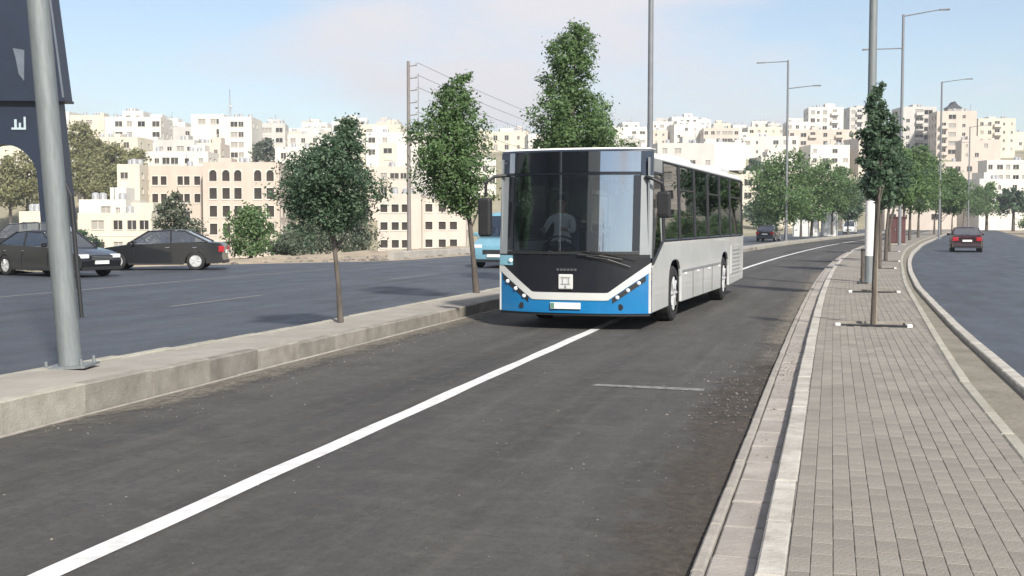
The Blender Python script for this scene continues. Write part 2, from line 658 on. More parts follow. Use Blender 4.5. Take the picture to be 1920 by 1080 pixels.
xs = [-900 + 30 * i for i in range(24)] + [-190 + 9 * i for i in range(64)] + [390 + 40 * i for i in range(20)]
ys = [-160 + 20 * i for i in range(8)] + [6 * i for i in range(0, 75)] + [450 + 25 * i for i in range(46)]
tag(grid_obj('terrain', xs, ys, terrain, M['hill']), kind='structure')
g = MB()
g.face([(-1600, -1300, -16), (1900, -1300, -16), (1900, 2400, -16), (-1600, 2400, -16)])
tag(g.build('ground', M['hill']), kind='structure')


def ribbon(name, s0, s1, fo0, fo1, z, m, ds=1.0, no=2, kind='structure', parent=None, uvn=False, zf=None):
    """a sheet along the road between two offsets; UV = metres along, metres across"""
    fo0 = fo0 if callable(fo0) else (lambda s, a=fo0: a)
    fo1 = fo1 if callable(fo1) else (lambda s, a=fo1: a)
    ns = max(1, int(round((s1 - s0) / ds)))
    v, uv = [], []
    for i in range(ns + 1):
        s = s0 + (s1 - s0) * i / ns
        for k in range(no + 1):
            o = fo0(s) + (fo1(s) - fo0(s)) * k / no
            v.append(rd(s, o, zf(s, o) if zf else z))
            uv.append((s, k / no * smooth(s0, s0 + 5, s) * (1 - smooth(s1 - 5, s1, s)) - .35 * (1 - smooth(s0, s0 + 5, s))) if uvn else (s, o))
    f = [(i * (no + 1) + k, i * (no + 1) + k + 1, (i + 1) * (no + 1) + k + 1, (i + 1) * (no + 1) + k) for i in range(ns) for k in range(no)]
    me = bpy.data.meshes.new(name)
    me.from_pydata([tuple(p) for p in v], [], f)
    ul = me.uv_layers.new(name='UVMap')
    for lp in me.loops:
        ul.data[lp.index].uv = uv[lp.vertex_index]
    me.materials.append(m)
    me.update()
    if me.polygons[0].normal.z < 0:
        me.flip_normals()
    o = link(name, me, parent)
    if kind and parent is None:
        o['kind'] = kind
    return o


ribbon('road_near', -40, 400, -6.25, -.33, 0, M['asphalt'], 2, 6)
ribbon('road_left', -40, 400, lambda s: -19.2 - 7.5 * smooth(-20, 5, s) * (1 - smooth(33, 46, s)), -7.35, 0, M['asphalt_far'], 2, 6)
OUT = [(-60, 2.1), (13, 2.2), (25, 2.32), (35, 2.56), (50, 2.97), (74, 3.6), (110, 4.0), (420, 4.0)]
INN = [(-60, 1.45), (7, 1.53), (17, 1.77), (26, 1.95), (37, 2.25), (58, 2.66), (89, 3.1), (420, 3.1)]
o_in = lambda s: lerp_tab(INN, s)
o_out = lambda s: lerp_tab(OUT, s)
ribbon('road_right', -40, 400, lambda s: o_out(s) - .01, 13, 0, M['asphalt_right'], 2, 5)
ribbon('verge', 0, 130, lambda s: -34, lambda s: -19.1 - 7.5 * smooth(-20, 5, s) * (1 - smooth(33, 46, s)), 0, M['sand'], 1.5, 8,
       zf=lambda s, o: -.004 + (.0 if o > -20 else .10 * (math.sin(s * 1.7 + o) + math.sin(s * .63 - o * 1.3)) * smooth(20, 24, -o) - 1.2 * smooth(27, 34, -o)))
ribbon('verge_right', -20, 300, 13, 24, -.004, M['sand'], 4, 2)

# painted lines
ribbon('lane_line', -8, 300, lambda s: -3.47 + .010 * math.sin(s * 2.3) * math.sin(s * .9) + .35 * smooth(20, 80, s) + .35 * smooth(80, 130, s), lambda s: -3.31 + .010 * math.sin(s * 1.9 + 1) * math.sin(s * .8) + .35 * smooth(20, 80, s) + .35 * smooth(80, 130, s), .004, M['paint'], .25, 1)
ribbon('left_edge_line', 12, 200, lambda s: -18.4, lambda s: -18.25, .004, M['paint_worn'], 2, 1)
for k, (a, b) in enumerate(((16, 20), (28, 32), (40, 44), (52, 56), (64, 68), (76, 80))):
    ribbon('lane_dash', a, b, -12.9, -12.77, .004, M['paint_worn'], 2, 1)
g = MB()
g.face([rd(6.85, -2.15, .005), rd(6.75, -.95, .005), rd(6.93, -.95, .005), rd(6.99, -2.1, .005)])
tag(g.build('cross_mark', M['paint_worn']), kind='structure')
ribbon('right_edge_line', -10, 200, 12.4, 12.55, .004, M['paint_worn'], 2, 1)

# dust on the roadway
ribbon('road_dust', -7, 12, -1.25, -.345, .008, M['film_brown'], .25, 6, uvn=True)
ribbon('gutter_dust', 5, 40, -.9, -.345, .008, M['film_pale'], .5, 4, uvn=True)
ribbon('kerb_dust', 0, 45, -5.35, -6.1, .008, M['film_pale'], .5, 4, uvn=True)


def hexa_s(mb, s0, s1, o0, o1, z0, z1, gap=.004, mi=0, ch=.012):
    """a stone between road stations, with a chamfered top"""
    s0 += gap
    s1 -= gap
    A0, A1 = (o0 if callable(o0) else (lambda s, a=o0: a)), (o1 if callable(o1) else (lambda s, a=o1: a))
    o0, o1, ch_ = 0.0, 1.0, ch
    P = lambda s, o, z: rd(s, (A0(s) if o < .5 else A1(s)) + (o if o < .5 else o - 1.0), z)
    low = [P(s0, o0, z0), P(s0, o1, z0), P(s1, o1, z0), P(s1, o0, z0)]
    mid = [P(s0, o0, z1 - ch), P(s0, o1, z1 - ch), P(s1, o1, z1 - ch), P(s1, o0, z1 - ch)]
    top = [P(s0 + ch, o0 + ch, z1), P(s0 + ch, o1 - ch, z1), P(s1 - ch, o1 - ch, z1), P(s1 - ch, o0 + ch, z1)]
    n = len(mb.v)
    mb.v += [tuple(p) for p in low + mid + top]
    for q in ((8, 9, 10, 11), (0, 1, 5, 4), (1, 2, 6, 5), (2, 3, 7, 6), (3, 0, 4, 7), (4, 5, 9, 8), (5, 6, 10, 9), (6, 7, 11, 10), (7, 4, 8, 11)):
        mb.f.append(tuple(n + k for k in q))
        mb.m.append(mi)


def stones(name, parent, s0, s1, step, o0, o1, z0, z1, m, jit=.003, m2=None, far=None):
    """individual stones laid end to end; beyond s1 one joined run up to far"""
    s = s0
    while s < s1 - .01:
        mb = MB()
        j = rng.uniform(-jit, jit)
        a = (lambda q, f=o0, j=j: f(q) + j) if callable(o0) else o0 + j
        b = (lambda q, f=o1, j=j: f(q) + j) if callable(o1) else o1 + j
        hexa_s(mb, s, s + step, a, b, z0, (z1(s) if callable(z1) else z1) + rng.uniform(-jit, jit), gap=.006)
        mm = m2(s, m) if m2 else m
        mb.build(name, mm, parent)
        s += step
    if far:
        mb = MB()
        while s < far:
            hexa_s(mb, s, s + 2, o0, o1, z0, z1(s) if callable(z1) else z1, .01)
            s += 2
        tag(mb.build(name, m, parent), kind='stuff')


# right-hand median: paver bed, white kerb, dished channel, border, pit frames
right_median = ribbon('right_median', -14, 400, .10, lambda s: o_in(s) + .01, .1495, M['paver_bed'], 1, 3)
stones('kerb_stone', right_median, -6, 60, 1.0, -.02, .115, -.06, .155, M['kerb_white'], far=300)
stones('channel_slab', right_median, -6, 30, .6, -.262, -.03, -.10, .058, M['channel'], .003, far=200)
stones('border_stone', right_median, -6, 30, .9, -.335, -.27, -.08, .066, M['border'], .003, far=200)
stones('edging_stone', right_median, -6, 60, 1.0, lambda s: o_in(s), lambda s: o_in(s) + .10, -.06, .165, M['kerb'], far=300)
ribbon('planting_strip', -14, 400, lambda s: o_in(s) + .09, lambda s: o_out(s) - .13, .10, M['strip_soil'], 1, 2)
stones('outer_kerb_stone', right_median, -6, 60, 1.0, lambda s: o_out(s) - .14, lambda s: o_out(s), -.06, .165, M['kerb_white'], far=300)

PITS = [13.6, 22.6, 41.8, 49, 57, 65, 74]
brick_me = None


def brick_mesh():
    mb = MB()
    w, h, t, c = .0490, .0988, .011, .003
    low = [(-w, -h, -.04), (w, -h, -.04), (w, h, -.04), (-w, h, -.04)]
    mid = [(-w, -h, t - c), (w, -h, t - c), (w, h, t - c), (-w, h, t - c)]
    top = [(-w + c, -h + c, t), (w - c, -h + c, t), (w - c, h - c, t), (-w + c, h - c, t)]
    mb.v = low + mid + top
    mb.f = [(8, 9, 10, 11), (0, 1, 5, 4), (1, 2, 6, 5), (2, 3, 7, 6), (3, 0, 4, 7), (4, 5, 9, 8), (5, 6, 10, 9), (6, 7, 11, 10), (7, 4, 8, 11)]
    mb.m = [0] * 9
    return mb


def in_view(p, mx=40):
    dz = p.z - CAM_H
    fw = p.y * cp_ - dz * sp_
    if fw < .5:
        return False
    X = 960 + F * p.x / fw
    Yp = 540 - F * (p.y * sp_ + dz * cp_) / fw
    return -mx < X < 1920 + mx and -mx < Yp < 1080 + mx


bricks = []
s = -1.0
row = 0
while s < 46:
    c_ = 0
    o = .168
    while o < o_in(s) - .05:
        ss = s + (.1 if c_ % 2 else 0)
        pit = any(abs(ss - p) < .42 and abs(o - lerp_tab([(0, .95), (30, 1.1), (60, 1.7), (90, 2.1)], p)) < .5 for p in PITS)
        if not pit:
            bricks.append((ss, o))
        o += .1005
        c_ += 1
    s += .2
vis = [b for b in bricks if in_view(rd(b[0], b[1], .15), 30)]
vis.sort(key=lambda b: rd(b[0], b[1]).y)
near = set(vis[:300])
bm_me = brick_mesh().build('paver', M['paver'])
brick_me = bm_me.data
bpy.data.objects.remove(bm_me)
rest = MB()
bt = brick_mesh()
for (s, o) in bricks:
    p = rd(s, o, .146 + rng.uniform(-.002, .002) + .004 * math.sin(s * 1.1) * math.sin(o * 3))
    h = hd(s)
    if (s, o) in near:
        b = link('paver', brick_me, right_median, p)
        b.rotation_euler = (rng.uniform(-.008, .008), rng.uniform(-.008, .008), -h + rng.uniform(-.012, .012))
    elif s > -.8:
        n = len(rest.v)
        ch, sh = math.cos(h), math.sin(h)
        rest.v += [(p.x + x * ch + y * sh, p.y - x * sh + y * ch, p.z + z) for x, y, z in bt.v]
        rest.f += [tuple(n + k for k in q) for q in bt.f]
        rest.m += [0] * 9
me = bpy.data.meshes.new('paver')
me.from_pydata(rest.v, [], rest.f)
me.materials.append(M['paver'])
tag(link('paver', me, right_median), kind='stuff')
ribbon('far_paving', 46.2, 300, .12, lambda s: o_in(s), .162, M['paver'], 2, 1, parent=right_median)

# left-hand median with tall kerb
zmed = lambda s: .27 - .075 * smooth(3, 10, s)
left_median = ribbon('left_median', -14, 400, -7.30, -6.30, .262, M['median_top'], .5, 5,
                     zf=lambda s, o: zmed(s) - .014 + .008 * math.sin(s * 1.3 + o * 4) + .005 * math.sin(s * 3.1))
stones('kerb_stone', left_median, -6, 70, 1.1, -6.34, -6.19, -.06, zmed, M['kerb'], .008, m2=lambda s, m: M['kerb'] if s < 3.7 else M['kerb_dirty'], far=300)
stones('back_kerb_stone', left_median, -6, 70, 1.1, -7.42, -7.28, -.06, lambda s: zmed(s) - .004, M['kerb'], .006, far=300)
stones('gutter_edging', left_median, -6, 24, 1.4, -6.15, -6.10, -.06, .016, M['border'], .004)


def pebble_field(name, spots, m, label, cat, seed):
    """loose stones nobody would count: one object"""
    r = random.Random(seed)
    mb = MB()
    for (p, sz) in spots:
        n = len(mb.v)
        k = 6
        h = sz * r.uniform(.4, .8)
        a0 = r.uniform(0, 6)
        for ring, (rr, zz) in enumerate(((1, 0), (.85, .55), (.3, 1))):
            for q in range(k):
                a = a0 + 2 * math.pi * q / k
                e = r.uniform(.75, 1.2) * sz * rr
                mb.v.append((p.x + math.cos(a) * e, p.y + math.sin(a) * e * 1.2, p.z - .004 + zz * h))
        for ring in range(2):
            for q in range(k):
                a, b = n + ring * k + q, n + ring * k + (q + 1) % k
                mb.f.append((a, b, b + k, a + k))
                mb.m.append(0)
        mb.f.append(tuple(n + 2 * k + q for q in range(k)))
        mb.m.append(0)
    o = mb.build(name, m)
    tag(o, label, cat, kind='stuff')
    return o


rr = random.Random(3)
sp = []
for i in range(260):
    s = rr.gauss(6.6, 1.3)
    sp.append((rd(s, -.34 - abs(rr.gauss(0, .32)), .006), rr.uniform(.004, .017)))
for i in range(420):
    s = rr.gauss(8.2, 2.2)
    sp.append((rd(s, rr.uniform(-.26, -.04), .060), rr.uniform(.004, .012)))
for i in range(500):
    sp.append((rd(rr.uniform(-1, 30), -.36 - abs(rr.gauss(0, .5)), .004), rr.uniform(.003, .009)))
pebble_field('rubble', sp, M['rubble'], 'loose brown rubble and grit along the gutter beside the paved median', 'rubble', 5)
sp = []
for i in range(900):
    s = rr.uniform(3, 30)
    sp.append((rd(s, -6.12 + abs(rr.gauss(0, .45)), .004), rr.uniform(.004, .012)))
pebble_field('gravel', sp, M['rubble'], 'pale gravel and grit scattered along the foot of the tall left kerb', 'gravel', 6)
sp = []
for i in range(900):
    s = rr.uniform(-1, 40)
    sp.append((rd(s, rr.uniform(-6.0, -.5), .003), rr.uniform(.003, .010)))
pebble_field('grit', sp, M['rubble'], 'small loose chippings scattered over the near carriageway', 'grit', 8)
sp = []
for i in range(1500):
    s = rr.uniform(2, 70)
    o = -20 - abs(rr.gauss(0, 3)) - 7.5 * smooth(-20, 5, s) * (1 - smooth(33, 46, s))
    sp.append((rd(s, o, -.02), rr.uniform(.03, .16)))
pebble_field('spoil_stones', sp, M['rubble'], 'sandy stones and spoil lying on the verge beyond the left road', 'stones', 9)

# ------------------------------------------------------------------ wheels
def wheel(parent, x, y, z, r, w, side, rim_m=None, name='wheel', spokes=5):
    """side = +1: outer face towards +x"""
    t = MB()
    a = Vector((side, 0, 0))
    c = Vector((x, y, z))
    t.lathe(c - a * w / 2, a, [(0, r * .62), (0, r * .92), (w * .12, r), (w * .88, r), (w, r * .92), (w * 1.02, r * .66)], 28, cap=False)
    e = shade(t.build(name, M['rubber'], parent))
    q = MB()
    q.lathe(c + a * (w * .20), a, [(0, r * .66), (w * .22, r * .66), (w * .26, r * .58), (w * .10, r * .50), (w * .12, r * .24), (w * .26, r * .20), (w * .27, .001)], 24)
    for k in range(spokes):
        an = 2 * math.pi * k / spokes
        d = Vector((0, math.cos(an), math.sin(an)))
        q.tube([c + a * w * .40 + d * r * .18, c + a * w * .42 + d * r * .60], [r * .09, r * .07], 6)
    shade(q.build('rim', rim_m or M['rim'], e))
    return e


# ------------------------------------------------------------------ the bus
BH = R(18.63)
BL, BW = 11.15, 1.275
bus_c = Vector((2.166, 18.515, 0)) + Vector((-math.cos(BH), math.sin(BH), 0)) * BW
bus = thing('city_bus', 'white and blue city bus with black windscreen surround driving along the road', 'bus', bus_c, -BH)


def fy(x, z=0):
    """plan curve and rake of the bus front"""
    return -.15 + .30 * (abs(x) / BW) ** 2.5 + max(0, z - 1.2) * .075 + max(0, z - 2.87) * .6


def fpatch(name, x0, x1, zlo, zhi, m, out=0.0, nx=24, nz=4, parent=None, thick=.03, sm=True):
    zlo = zlo if callable(zlo) else (lambda x, a=zlo: a)
    zhi = zhi if callable(zhi) else (lambda x, a=zhi: a)
    mb = MB()
    for lay in (0, 1):
        for i in range(nx + 1):
            x = x0 + (x1 - x0) * i / nx
            for k in range(nz + 1):
                z = zlo(x) + (zhi(x) - zlo(x)) * k / nz
                mb.v.append((x, fy(x, z) - out + lay * thick, z))
    N = (nx + 1) * (nz + 1)
    id_ = lambda l, i, k: l * N + i * (nz + 1) + k
    for i in range(nx):
        for k in range(nz):
            for l in (0, 1):
                q = (id_(l, i, k), id_(l, i + 1, k), id_(l, i + 1, k + 1), id_(l, i, k + 1))
                mb.f.append(q if l == 0 else q[::-1])
                mb.m.append(0)
    for i in range(nx):
        for k in (0, nz):
            mb.f.append((id_(0, i, k), id_(0, i + 1, k), id_(1, i + 1, k), id_(1, i, k)))
            mb.m.append(0)
    for k in range(nz):
        for i in (0, nx):
            mb.f.append((id_(0, i, k), id_(0, i, k + 1), id_(1, i, k + 1), id_(1, i, k)))
            mb.m.append(0)
    o = mb.build(name, m, parent if parent is not None else bus)
    return shade(o, 50) if sm else o


def vee(zc, ze):
    """flat across the middle, rising to both corners"""
    return lambda x: zc + (ze - zc) * max(0, abs(x) - .63) / (BW - .63)


b_top, b_bot = vee(.605, 1.085), vee(.485, .945)
fpatch('bumper', -BW, BW, .275, lambda x: b_bot(x) - .004, M['bus_blue'], 0, 40, 5, thick=.08)
lip = fpatch('bumper_lip', -BW + .02, BW - .02, .235, .272, M['blackplastic'], -.02, 30, 1)
band = fpatch('front_band', -BW, BW, b_bot, b_top, M['bus_band'], .012, 48, 3, thick=.07)
panel = fpatch('front_panel', -BW + .012, BW - .012, lambda x: b_top(x) + .004, lambda x: max(1.215, b_top(x) + .012), M['bus_black'], .004, 48, 5, thick=.05)
fpatch('windscreen_sill', -1.1, 1.1, 1.22, 1.262, M['blackplastic'], .02, 30, 1)
fpatch('windscreen', -1.10, 1.10, 1.265, 2.485, M['windscreen'], .006, 40, 10, thick=.012)
fpatch('windscreen_header', -1.13, 1.13, 2.49, 2.53, M['bus_black'], .012, 30, 1)
disp = fpatch('destination_display', -1.10, 1.10, 2.535, 2.86, M['display'], .008, 40, 4, thick=.012)
fpatch('display_backing', -1.08, 1.08, 2.54, 2.855, M['bus_black'], -.10, 20, 2, parent=disp, thick=.03)
for k in range(3):
    x = -.72 + k * .36
    fpatch('display_module', x, x + .34, 2.60, 2.80, M['bus_black'], -.075, 4, 1, parent=disp, thick=.02)
fpatch('front_cap', -1.262, 1.262, 2.864, 2.894, M['bus_navy'], .010, 40, 2, thick=.30)
fpatch('roof_lip', -1.225, 1.225, 2.896, 2.922, M['bus_roof'], .0, 40, 3, thick=.42)
for sgn in (-1, 1):
    a, b = sorted((sgn * 1.105, sgn * BW))
    fpatch('corner_pillar', a, b, 1.16, 2.475, M['bus_silver'], .0, 6, 6, thick=.07)
    fpatch('upper_corner', a, b, 2.48, 2.862, M['bus_navy'], .002, 6, 3, thick=.07)
    a, b = sorted((sgn * 1.0, sgn * 1.10))
    fpatch('windscreen_edge', a, b, 1.27, 2.48, M['bus_black'], .016, 4, 5, thick=.006)
# lamps along the underside of the white band
for sgn in (-1, 1):
    a, b = sorted((sgn * .70, sgn * 1.20))
    hs = fpatch('headlamp_housing', a, b, lambda x: b_bot(x) - .10, lambda x: b_bot(x) - .014, M['blackplastic'], .006, 12, 2, thick=.03)
    for k, x in enumerate((.78, .94, 1.10)):
        x *= sgn
        z = b_bot(x) - .057
        mb = MB()
        mb.lathe((x, fy(x, z) - .002, z), (0, -1, 0), [(0, .032), (.016, .032), (.024, .025), (.028, .001)], 14)
        shade(mb.build('headlamp', M['lampglass'], hs))
# badge, lettering, plate
mb = MB()
mb.box(-.165, .075, -.03, .0, .66, .90)
o = mb.build('emblem', M['bus_band'], bus, loc=(0, fy(0) - .012, 0))
bevel(o, .02)
for (x0, x1, z0, z1) in ((-.12, .03, .735, .75), (-.10, -.085, .75, .84), (.0, .015, .75, .84), (-.12, .03, .84, .855), (-.06, -.03, .68, .72)):
    MB().box(x0, x1, -.006, .0, z0, z1).build('emblem_mark', M['bus_silver'], o, loc=(0, -.0305, 0))
for k in range(6):
    x = -.20 + k * .058
    MB().box(x, x + .042, -.014, .0, .955, .99).build('letter', M['chrome'], bus, loc=(0, fy(0) - .006, 0))
mb = MB()
pl = mb.box(-.30, .20, -.02, 0, .345, .445).build('number_plate', M['plate'], bus, loc=(0, fy(.1) - .012, 0))
MB().box(-.295, -.235, -.003, 0, .352, .438).build('plate_stripe', M['plate_ink'], pl, loc=(0, -.0205, 0))
for sgn in (-1, 1):
    x = sgn * .82
    mb = MB()
    mb.lathe((x, fy(x, .38) + .005, .38), (0, -1, 0), [(0, .05), (.012, .05), (.014, .001)], 14)
    mb.build('fog_lamp', M['blackplastic'], bus)
# wipers
for (xa, xb, zb) in ((.16, .86, 1.14), (.30, .98, 1.02)):
    mb = MB()
    P = [(xa, fy(xa, 1.24) - .05, 1.215 + (zb - 1.14) * .2), ((xa + xb) / 2, fy((xa + xb) / 2, 1.2) - .055, (1.22 + zb) / 2 + .02), (xb, fy(xb, zb) - .045, zb)]
    mb.tube(P, .013, 6)
    w = mb.build('wiper', M['blackplastic'], bus)
    mb = MB()
    xm = (xa + xb) / 2
    mb.tube([(xm - .28, fy(xm - .28, 1.25) - .04, 1.27), (xm, fy(xm, 1.2) - .05, 1.225), (xm + .42, fy(xm + .42, 1.15) - .035, 1.16 + (zb - 1.14) * .3)], .009, 6)
    mb.build('wiper_blade', M['rubber'], w)
# pale blue corner piece on the kerb side
fpatch('corner_cover', -1.265, -1.00, 1.03, 1.19, M['cyan'], .02, 8, 2, thick=.03)
mb = MB()
mb.lathe((-1.03, fy(-1.03, 1.11) - .02, 1.11), (0, -1, 0), [(0, .035), (.014, .032), (.02, .001)], 14)
shade(mb.build('marker_lamp', M['lampglass'], bus))

# sides: white lower panels with wheel openings
AX = (2.2, 8.1)


def arch(yc, r=.60, zb=.30, n=10):
    pts = []
    for k in range(n + 1):
        a = math.pi * k / n
        c_, s_ = math.cos(a), math.sin(a)
        pts.append((yc - r * math.copysign(abs(c_) ** .7, c_), .50 + .58 * abs(s_) ** .7))
    return [(yc - r, zb)] + pts + [(yc + r, zb)]


poly = [(.13, .275)]
for yc in AX:
    poly += arch(yc)
poly += [(BL - .05, .36), (BL, .60), (BL, 1.40), (1.05, 1.40), (.28, 1.02), (.13, 1.02)]
for sgn in (-1, 1):
    sp_p = MB().prism(poly, sgn * (BW - .05), sgn * BW).build('side_panel', M['bus_white'], bus)
    bevel(sp_p, .012, 2)
    x0, x1 = sorted((sgn * (BW + .002), sgn * (BW + .016)))
    for (ya, yb) in ((AX[0] + .66, AX[1] - .66),):
        MB().box(x0, x1, ya, yb, .84, .875).build('rub_strip', M['bus_silver'], sp_p)
        for q in (.25, .5, .75):
            yy = ya + (yb - ya) * q
            MB().box(x0 - sgn * .004, x1 - sgn * .010, yy - .004, yy + .004, .30, .835).build('panel_joint', M['blackplastic'], sp_p)
    MB().box(x0, x1, 9.0, 10.6, .55, 1.2).build('engine_hatch', M['bus_white'], sp_p)
    for k in range(6):
        zz = .62 + k * .09
        MB().box(x0 + sgn * .004, x1 + sgn * .006, 9.15, 10.45, zz, zz + .03).build('vent_slat', M['bus_silver'], sp_p)
    for k in range(4):
        yy = 3.2 + k * 1.35
        mb = MB().box(x0, x1 + sgn * .004, yy, yy + .10, .78, .815)
        mb.build('side_marker', M['redglass'] if k == 9 else M['lampglass'], sp_p)
    # glazing
    xt = lambda z: sgn * (BW - .004 - max(0, z - 1.4) * .035)
    wins = [(.30, 1.16, 1.06), (1.22, 2.62, 1.425), (2.68, 4.20, 1.425), (4.26, 5.78, 1.425), (5.84, 7.36, 1.425), (7.42, 8.94, 1.425), (9.0, 10.95, 1.425)]
    for i, (ya, yb, zb) in enumerate(wins):
        mb = MB()
        zt = 2.52 if i == 0 else 2.74
        za = 1.425 if i == 0 else zb
        q = [(ya, zb), (yb, za), (yb, zt), (ya, zt)] if i else [(ya, 1.06), (yb, 1.43), (yb, zt), (ya, zt)]
        mb.v = [(xt(z), y, z) for y, z in q] + [(xt(z) - sgn * .012, y, z) for y, z in q]
        mb.f = [(0, 1, 2, 3), (7, 6, 5, 4), (0, 4, 5, 1), (1, 5, 6, 2), (2, 6, 7, 3), (3, 7, 4, 0)]
        mb.m = [0] * 6
        wo = mb.build('side_window', M['side_glass'], bus)
        fr = MB()
        for (p, r_) in ((q[0], q[1]), (q[1], q[2]), (q[2], q[3]), (q[3], q[0])):
            fr.tube([(xt(p[1]) - sgn * .004, p[0], p[1]), (xt(r_[1]) - sgn * .004, r_[0], r_[1])], .028, 4)
        fr.build('window_frame', M['blackplastic'], wo)
        if i in (2, 4, 6):
            MB().box(*sorted((xt(2.3) + sgn * .006, xt(2.3) - sgn * .02)), ya, yb, 2.30, 2.33).build('vent_bar', M['blackplastic'], wo)
    x0, x1 = sorted((sgn * (BW - .055), sgn * (BW - .035)))
    MB().box(x0, x1, .30, 1.17, 2.55, 2.76).build('side_upper_panel', M['bus_silver'], bus)
    MB().box(x0, x1, .14, .26, 1.03, 2.76).build('front_post', M['bus_silver'], bus)
# roof
prof = [(-BW + .045, 2.745), (-BW + .05, 2.80), (-1.14, 2.875), (-.85, 2.925), (-.4, 2.945), (0, 2.95), (.4, 2.945), (.85, 2.925), (1.14, 2.875), (BW - .05, 2.80), (BW - .045, 2.745)]
mb = MB()
ysr = [.34, .55, 2, 5, 8, BL - .15, BL]
for i, y in enumerate(ysr):
    for x, z in prof:
        k = 1.0 if i not in (0, len(ysr) - 1) else .985
        mb.v.append((x * k, y, z - (.045 if i in (0, len(ysr) - 1) else 0)))
np_ = len(prof)
for i in range(len(ysr) - 1):
    for k in range(np_ - 1):
        a = i * np_ + k
        mb.f.append((a, a + 1, a + np_ + 1, a + np_))
        mb.m.append(0)
roof = shade(mb.build('roof', M['bus_roof'], bus), 50)
sm = roof.modifiers.new('solid', 'SOLIDIFY')
sm.thickness = .03
MB().box(-1.2, 1.2, .2, BL - .05, 2.69, 2.71).build('ceiling', M['interior'], bus)
for (ya, yb, w_, h_) in ((9.5, 10.9, .95, .12), (4.2, 6.4, .80, .09)):
    p = MB().box(-w_, w_, ya, yb, 2.93, 2.95 + h_).build('roof_unit', M['bus_roof'], bus)
    bevel(p, .06, 3)
for y in (2.4, 7.5):
    p = MB().box(-.35, .35, y, y + .7, 2.935, 2.99).build('roof_hatch', M['bus_silver'], bus)
    bevel(p, .02)
# rear, floor, underside
rear = MB().box(-BW + .01, BW - .01, BL - .07, BL - .004, .40, 1.62).build('rear_panel', M['bus_white'], bus)
MB().box(-BW + .06, BW - .06, BL - .055, BL - .03, 1.63, 2.45).build('rear_window', M['side_glass'], bus)
MB().box(-BW + .05, BW - .05, BL - .07, BL - .01, 2.46, 2.74).build('rear_header', M['bus_white'], bus)
for sgn in (-1, 1):
    x0, x1 = sorted((sgn * 1.0, sgn * 1.2))
    MB().box(x0, x1, BL - .003, BL + .02, .7, 1.1).build('tail_lamp', M['redglass'], rear)
    x0, x1 = sorted((sgn * (BW - .08), sgn * (BW - .03)))
    MB().box(x0, x1, BL - .2, BL - .01, 1.41, 2.74).build('rear_post', M['bus_black'], bus)
MB().box(-1.16, 1.16, .10, BL - .08, .36, .42).build('floor', M['interior'], bus)
for (ya, yb) in ((.25, 1.55), (2.85, 7.4), (8.8, BL - .2)):
    MB().box(-1.05, 1.05, ya, yb, .24, .355).build('underbody', M['blackplastic'], bus)
for yc in AX:
    MB().tube([(-.9, yc, .48), (.9, yc, .48)], .09, 10).build('axle', M['blackplastic'], bus)
    for sgn in (-1, 1):
        wheel(bus, sgn * (BW - .17), yc, .485, .485, .30, sgn, spokes=8)
        x0, x1 = sorted((sgn * .80, sgn * .83))
        MB().prism(arch(yc, .60, .3)[0:], x0, x1).build('wheel_housing', M['blackplastic'], bus)
# mirrors
for sgn in (-1, 1):
    arm = MB()
    if sgn > 0:
        arm.tube([(1.17, .16, 2.45), (1.30, .10, 2.42), (1.44, .16, 2.34), (1.46, .20, 2.22)], .028, 8)
        mo = arm.build('mirror', M['blackplastic'], bus)
        h = MB().box(1.36, 1.57, .14, .27, 1.80, 2.22).build('mirror_housing', M['blackplastic'], mo)
        bevel(h, .04, 3)
        MB().box(1.375, 1.555, .268, .276, 1.82, 2.20).build('mirror_glass', M['chrome'], mo)
        MB().box(1.385, 1.545, .130, .139, 1.86, 2.17).build('mirror_cover', M['blackplastic'], mo)
    else:
        arm.tube([(-1.17, .16, 2.50), (-1.32, .02, 2.48), (-1.45, -.04, 2.38), (-1.46, -.02, 2.15)], .028, 8)
        mo = arm.build('mirror', M['blackplastic'], bus)
        h = MB().box(-1.58, -1.36, -.09, .05, 1.50, 2.13).build('mirror_housing', M['blackplastic'], mo)
        bevel(h, .04, 3)
        MB().box(-1.565, -1.375, .048, .056, 1.52, 2.11).build('mirror_glass', M['chrome'], mo)
# cabin
MB().prism([(.10, .42), (.10, 1.18), (.55, 1.12), (.62, .95), (.55, .42)], -1.1, 1.1).build('dashboard', M['blackplastic'], bus)
mb = MB()
cw = Vector((-.24, .30, 1.38))
axw = Vector((0, .55, .83)).normalized()
u_ = Vector((1, 0, 0))
v_ = axw.cross(u_)
ring = [cw + (u_ * math.cos(a) + v_ * math.sin(a)) * .225 for a in [2 * math.pi * k / 24 for k in range(25)]]
mb.tube(ring, .017, 6, cap=False)
for a in (.6, 2.5, 4.7):
    mb.tube([cw, cw + (u_ * math.cos(a) + v_ * math.sin(a)) * .225], .013, 6)
mb.tube([cw, cw - axw * .35], .03, 8)
mb.build('steering_wheel', M['blackplastic'], bus)
for (x, y) in ((-.62, 1.5), (.30, 1.55), (-.62, 3.6), (.62, 3.6), (-.62, 5.6), (.62, 5.6), (.9, 1.5)):
    MB().tube([(x, y, .42), (x, y, 2.69)], .018, 8).build('grab_pole', M['grab'], bus)
MB().box(.34, 1.15, 1.52, 1.56, .42, 2.2).build('cab_partition', M['interior'], bus)


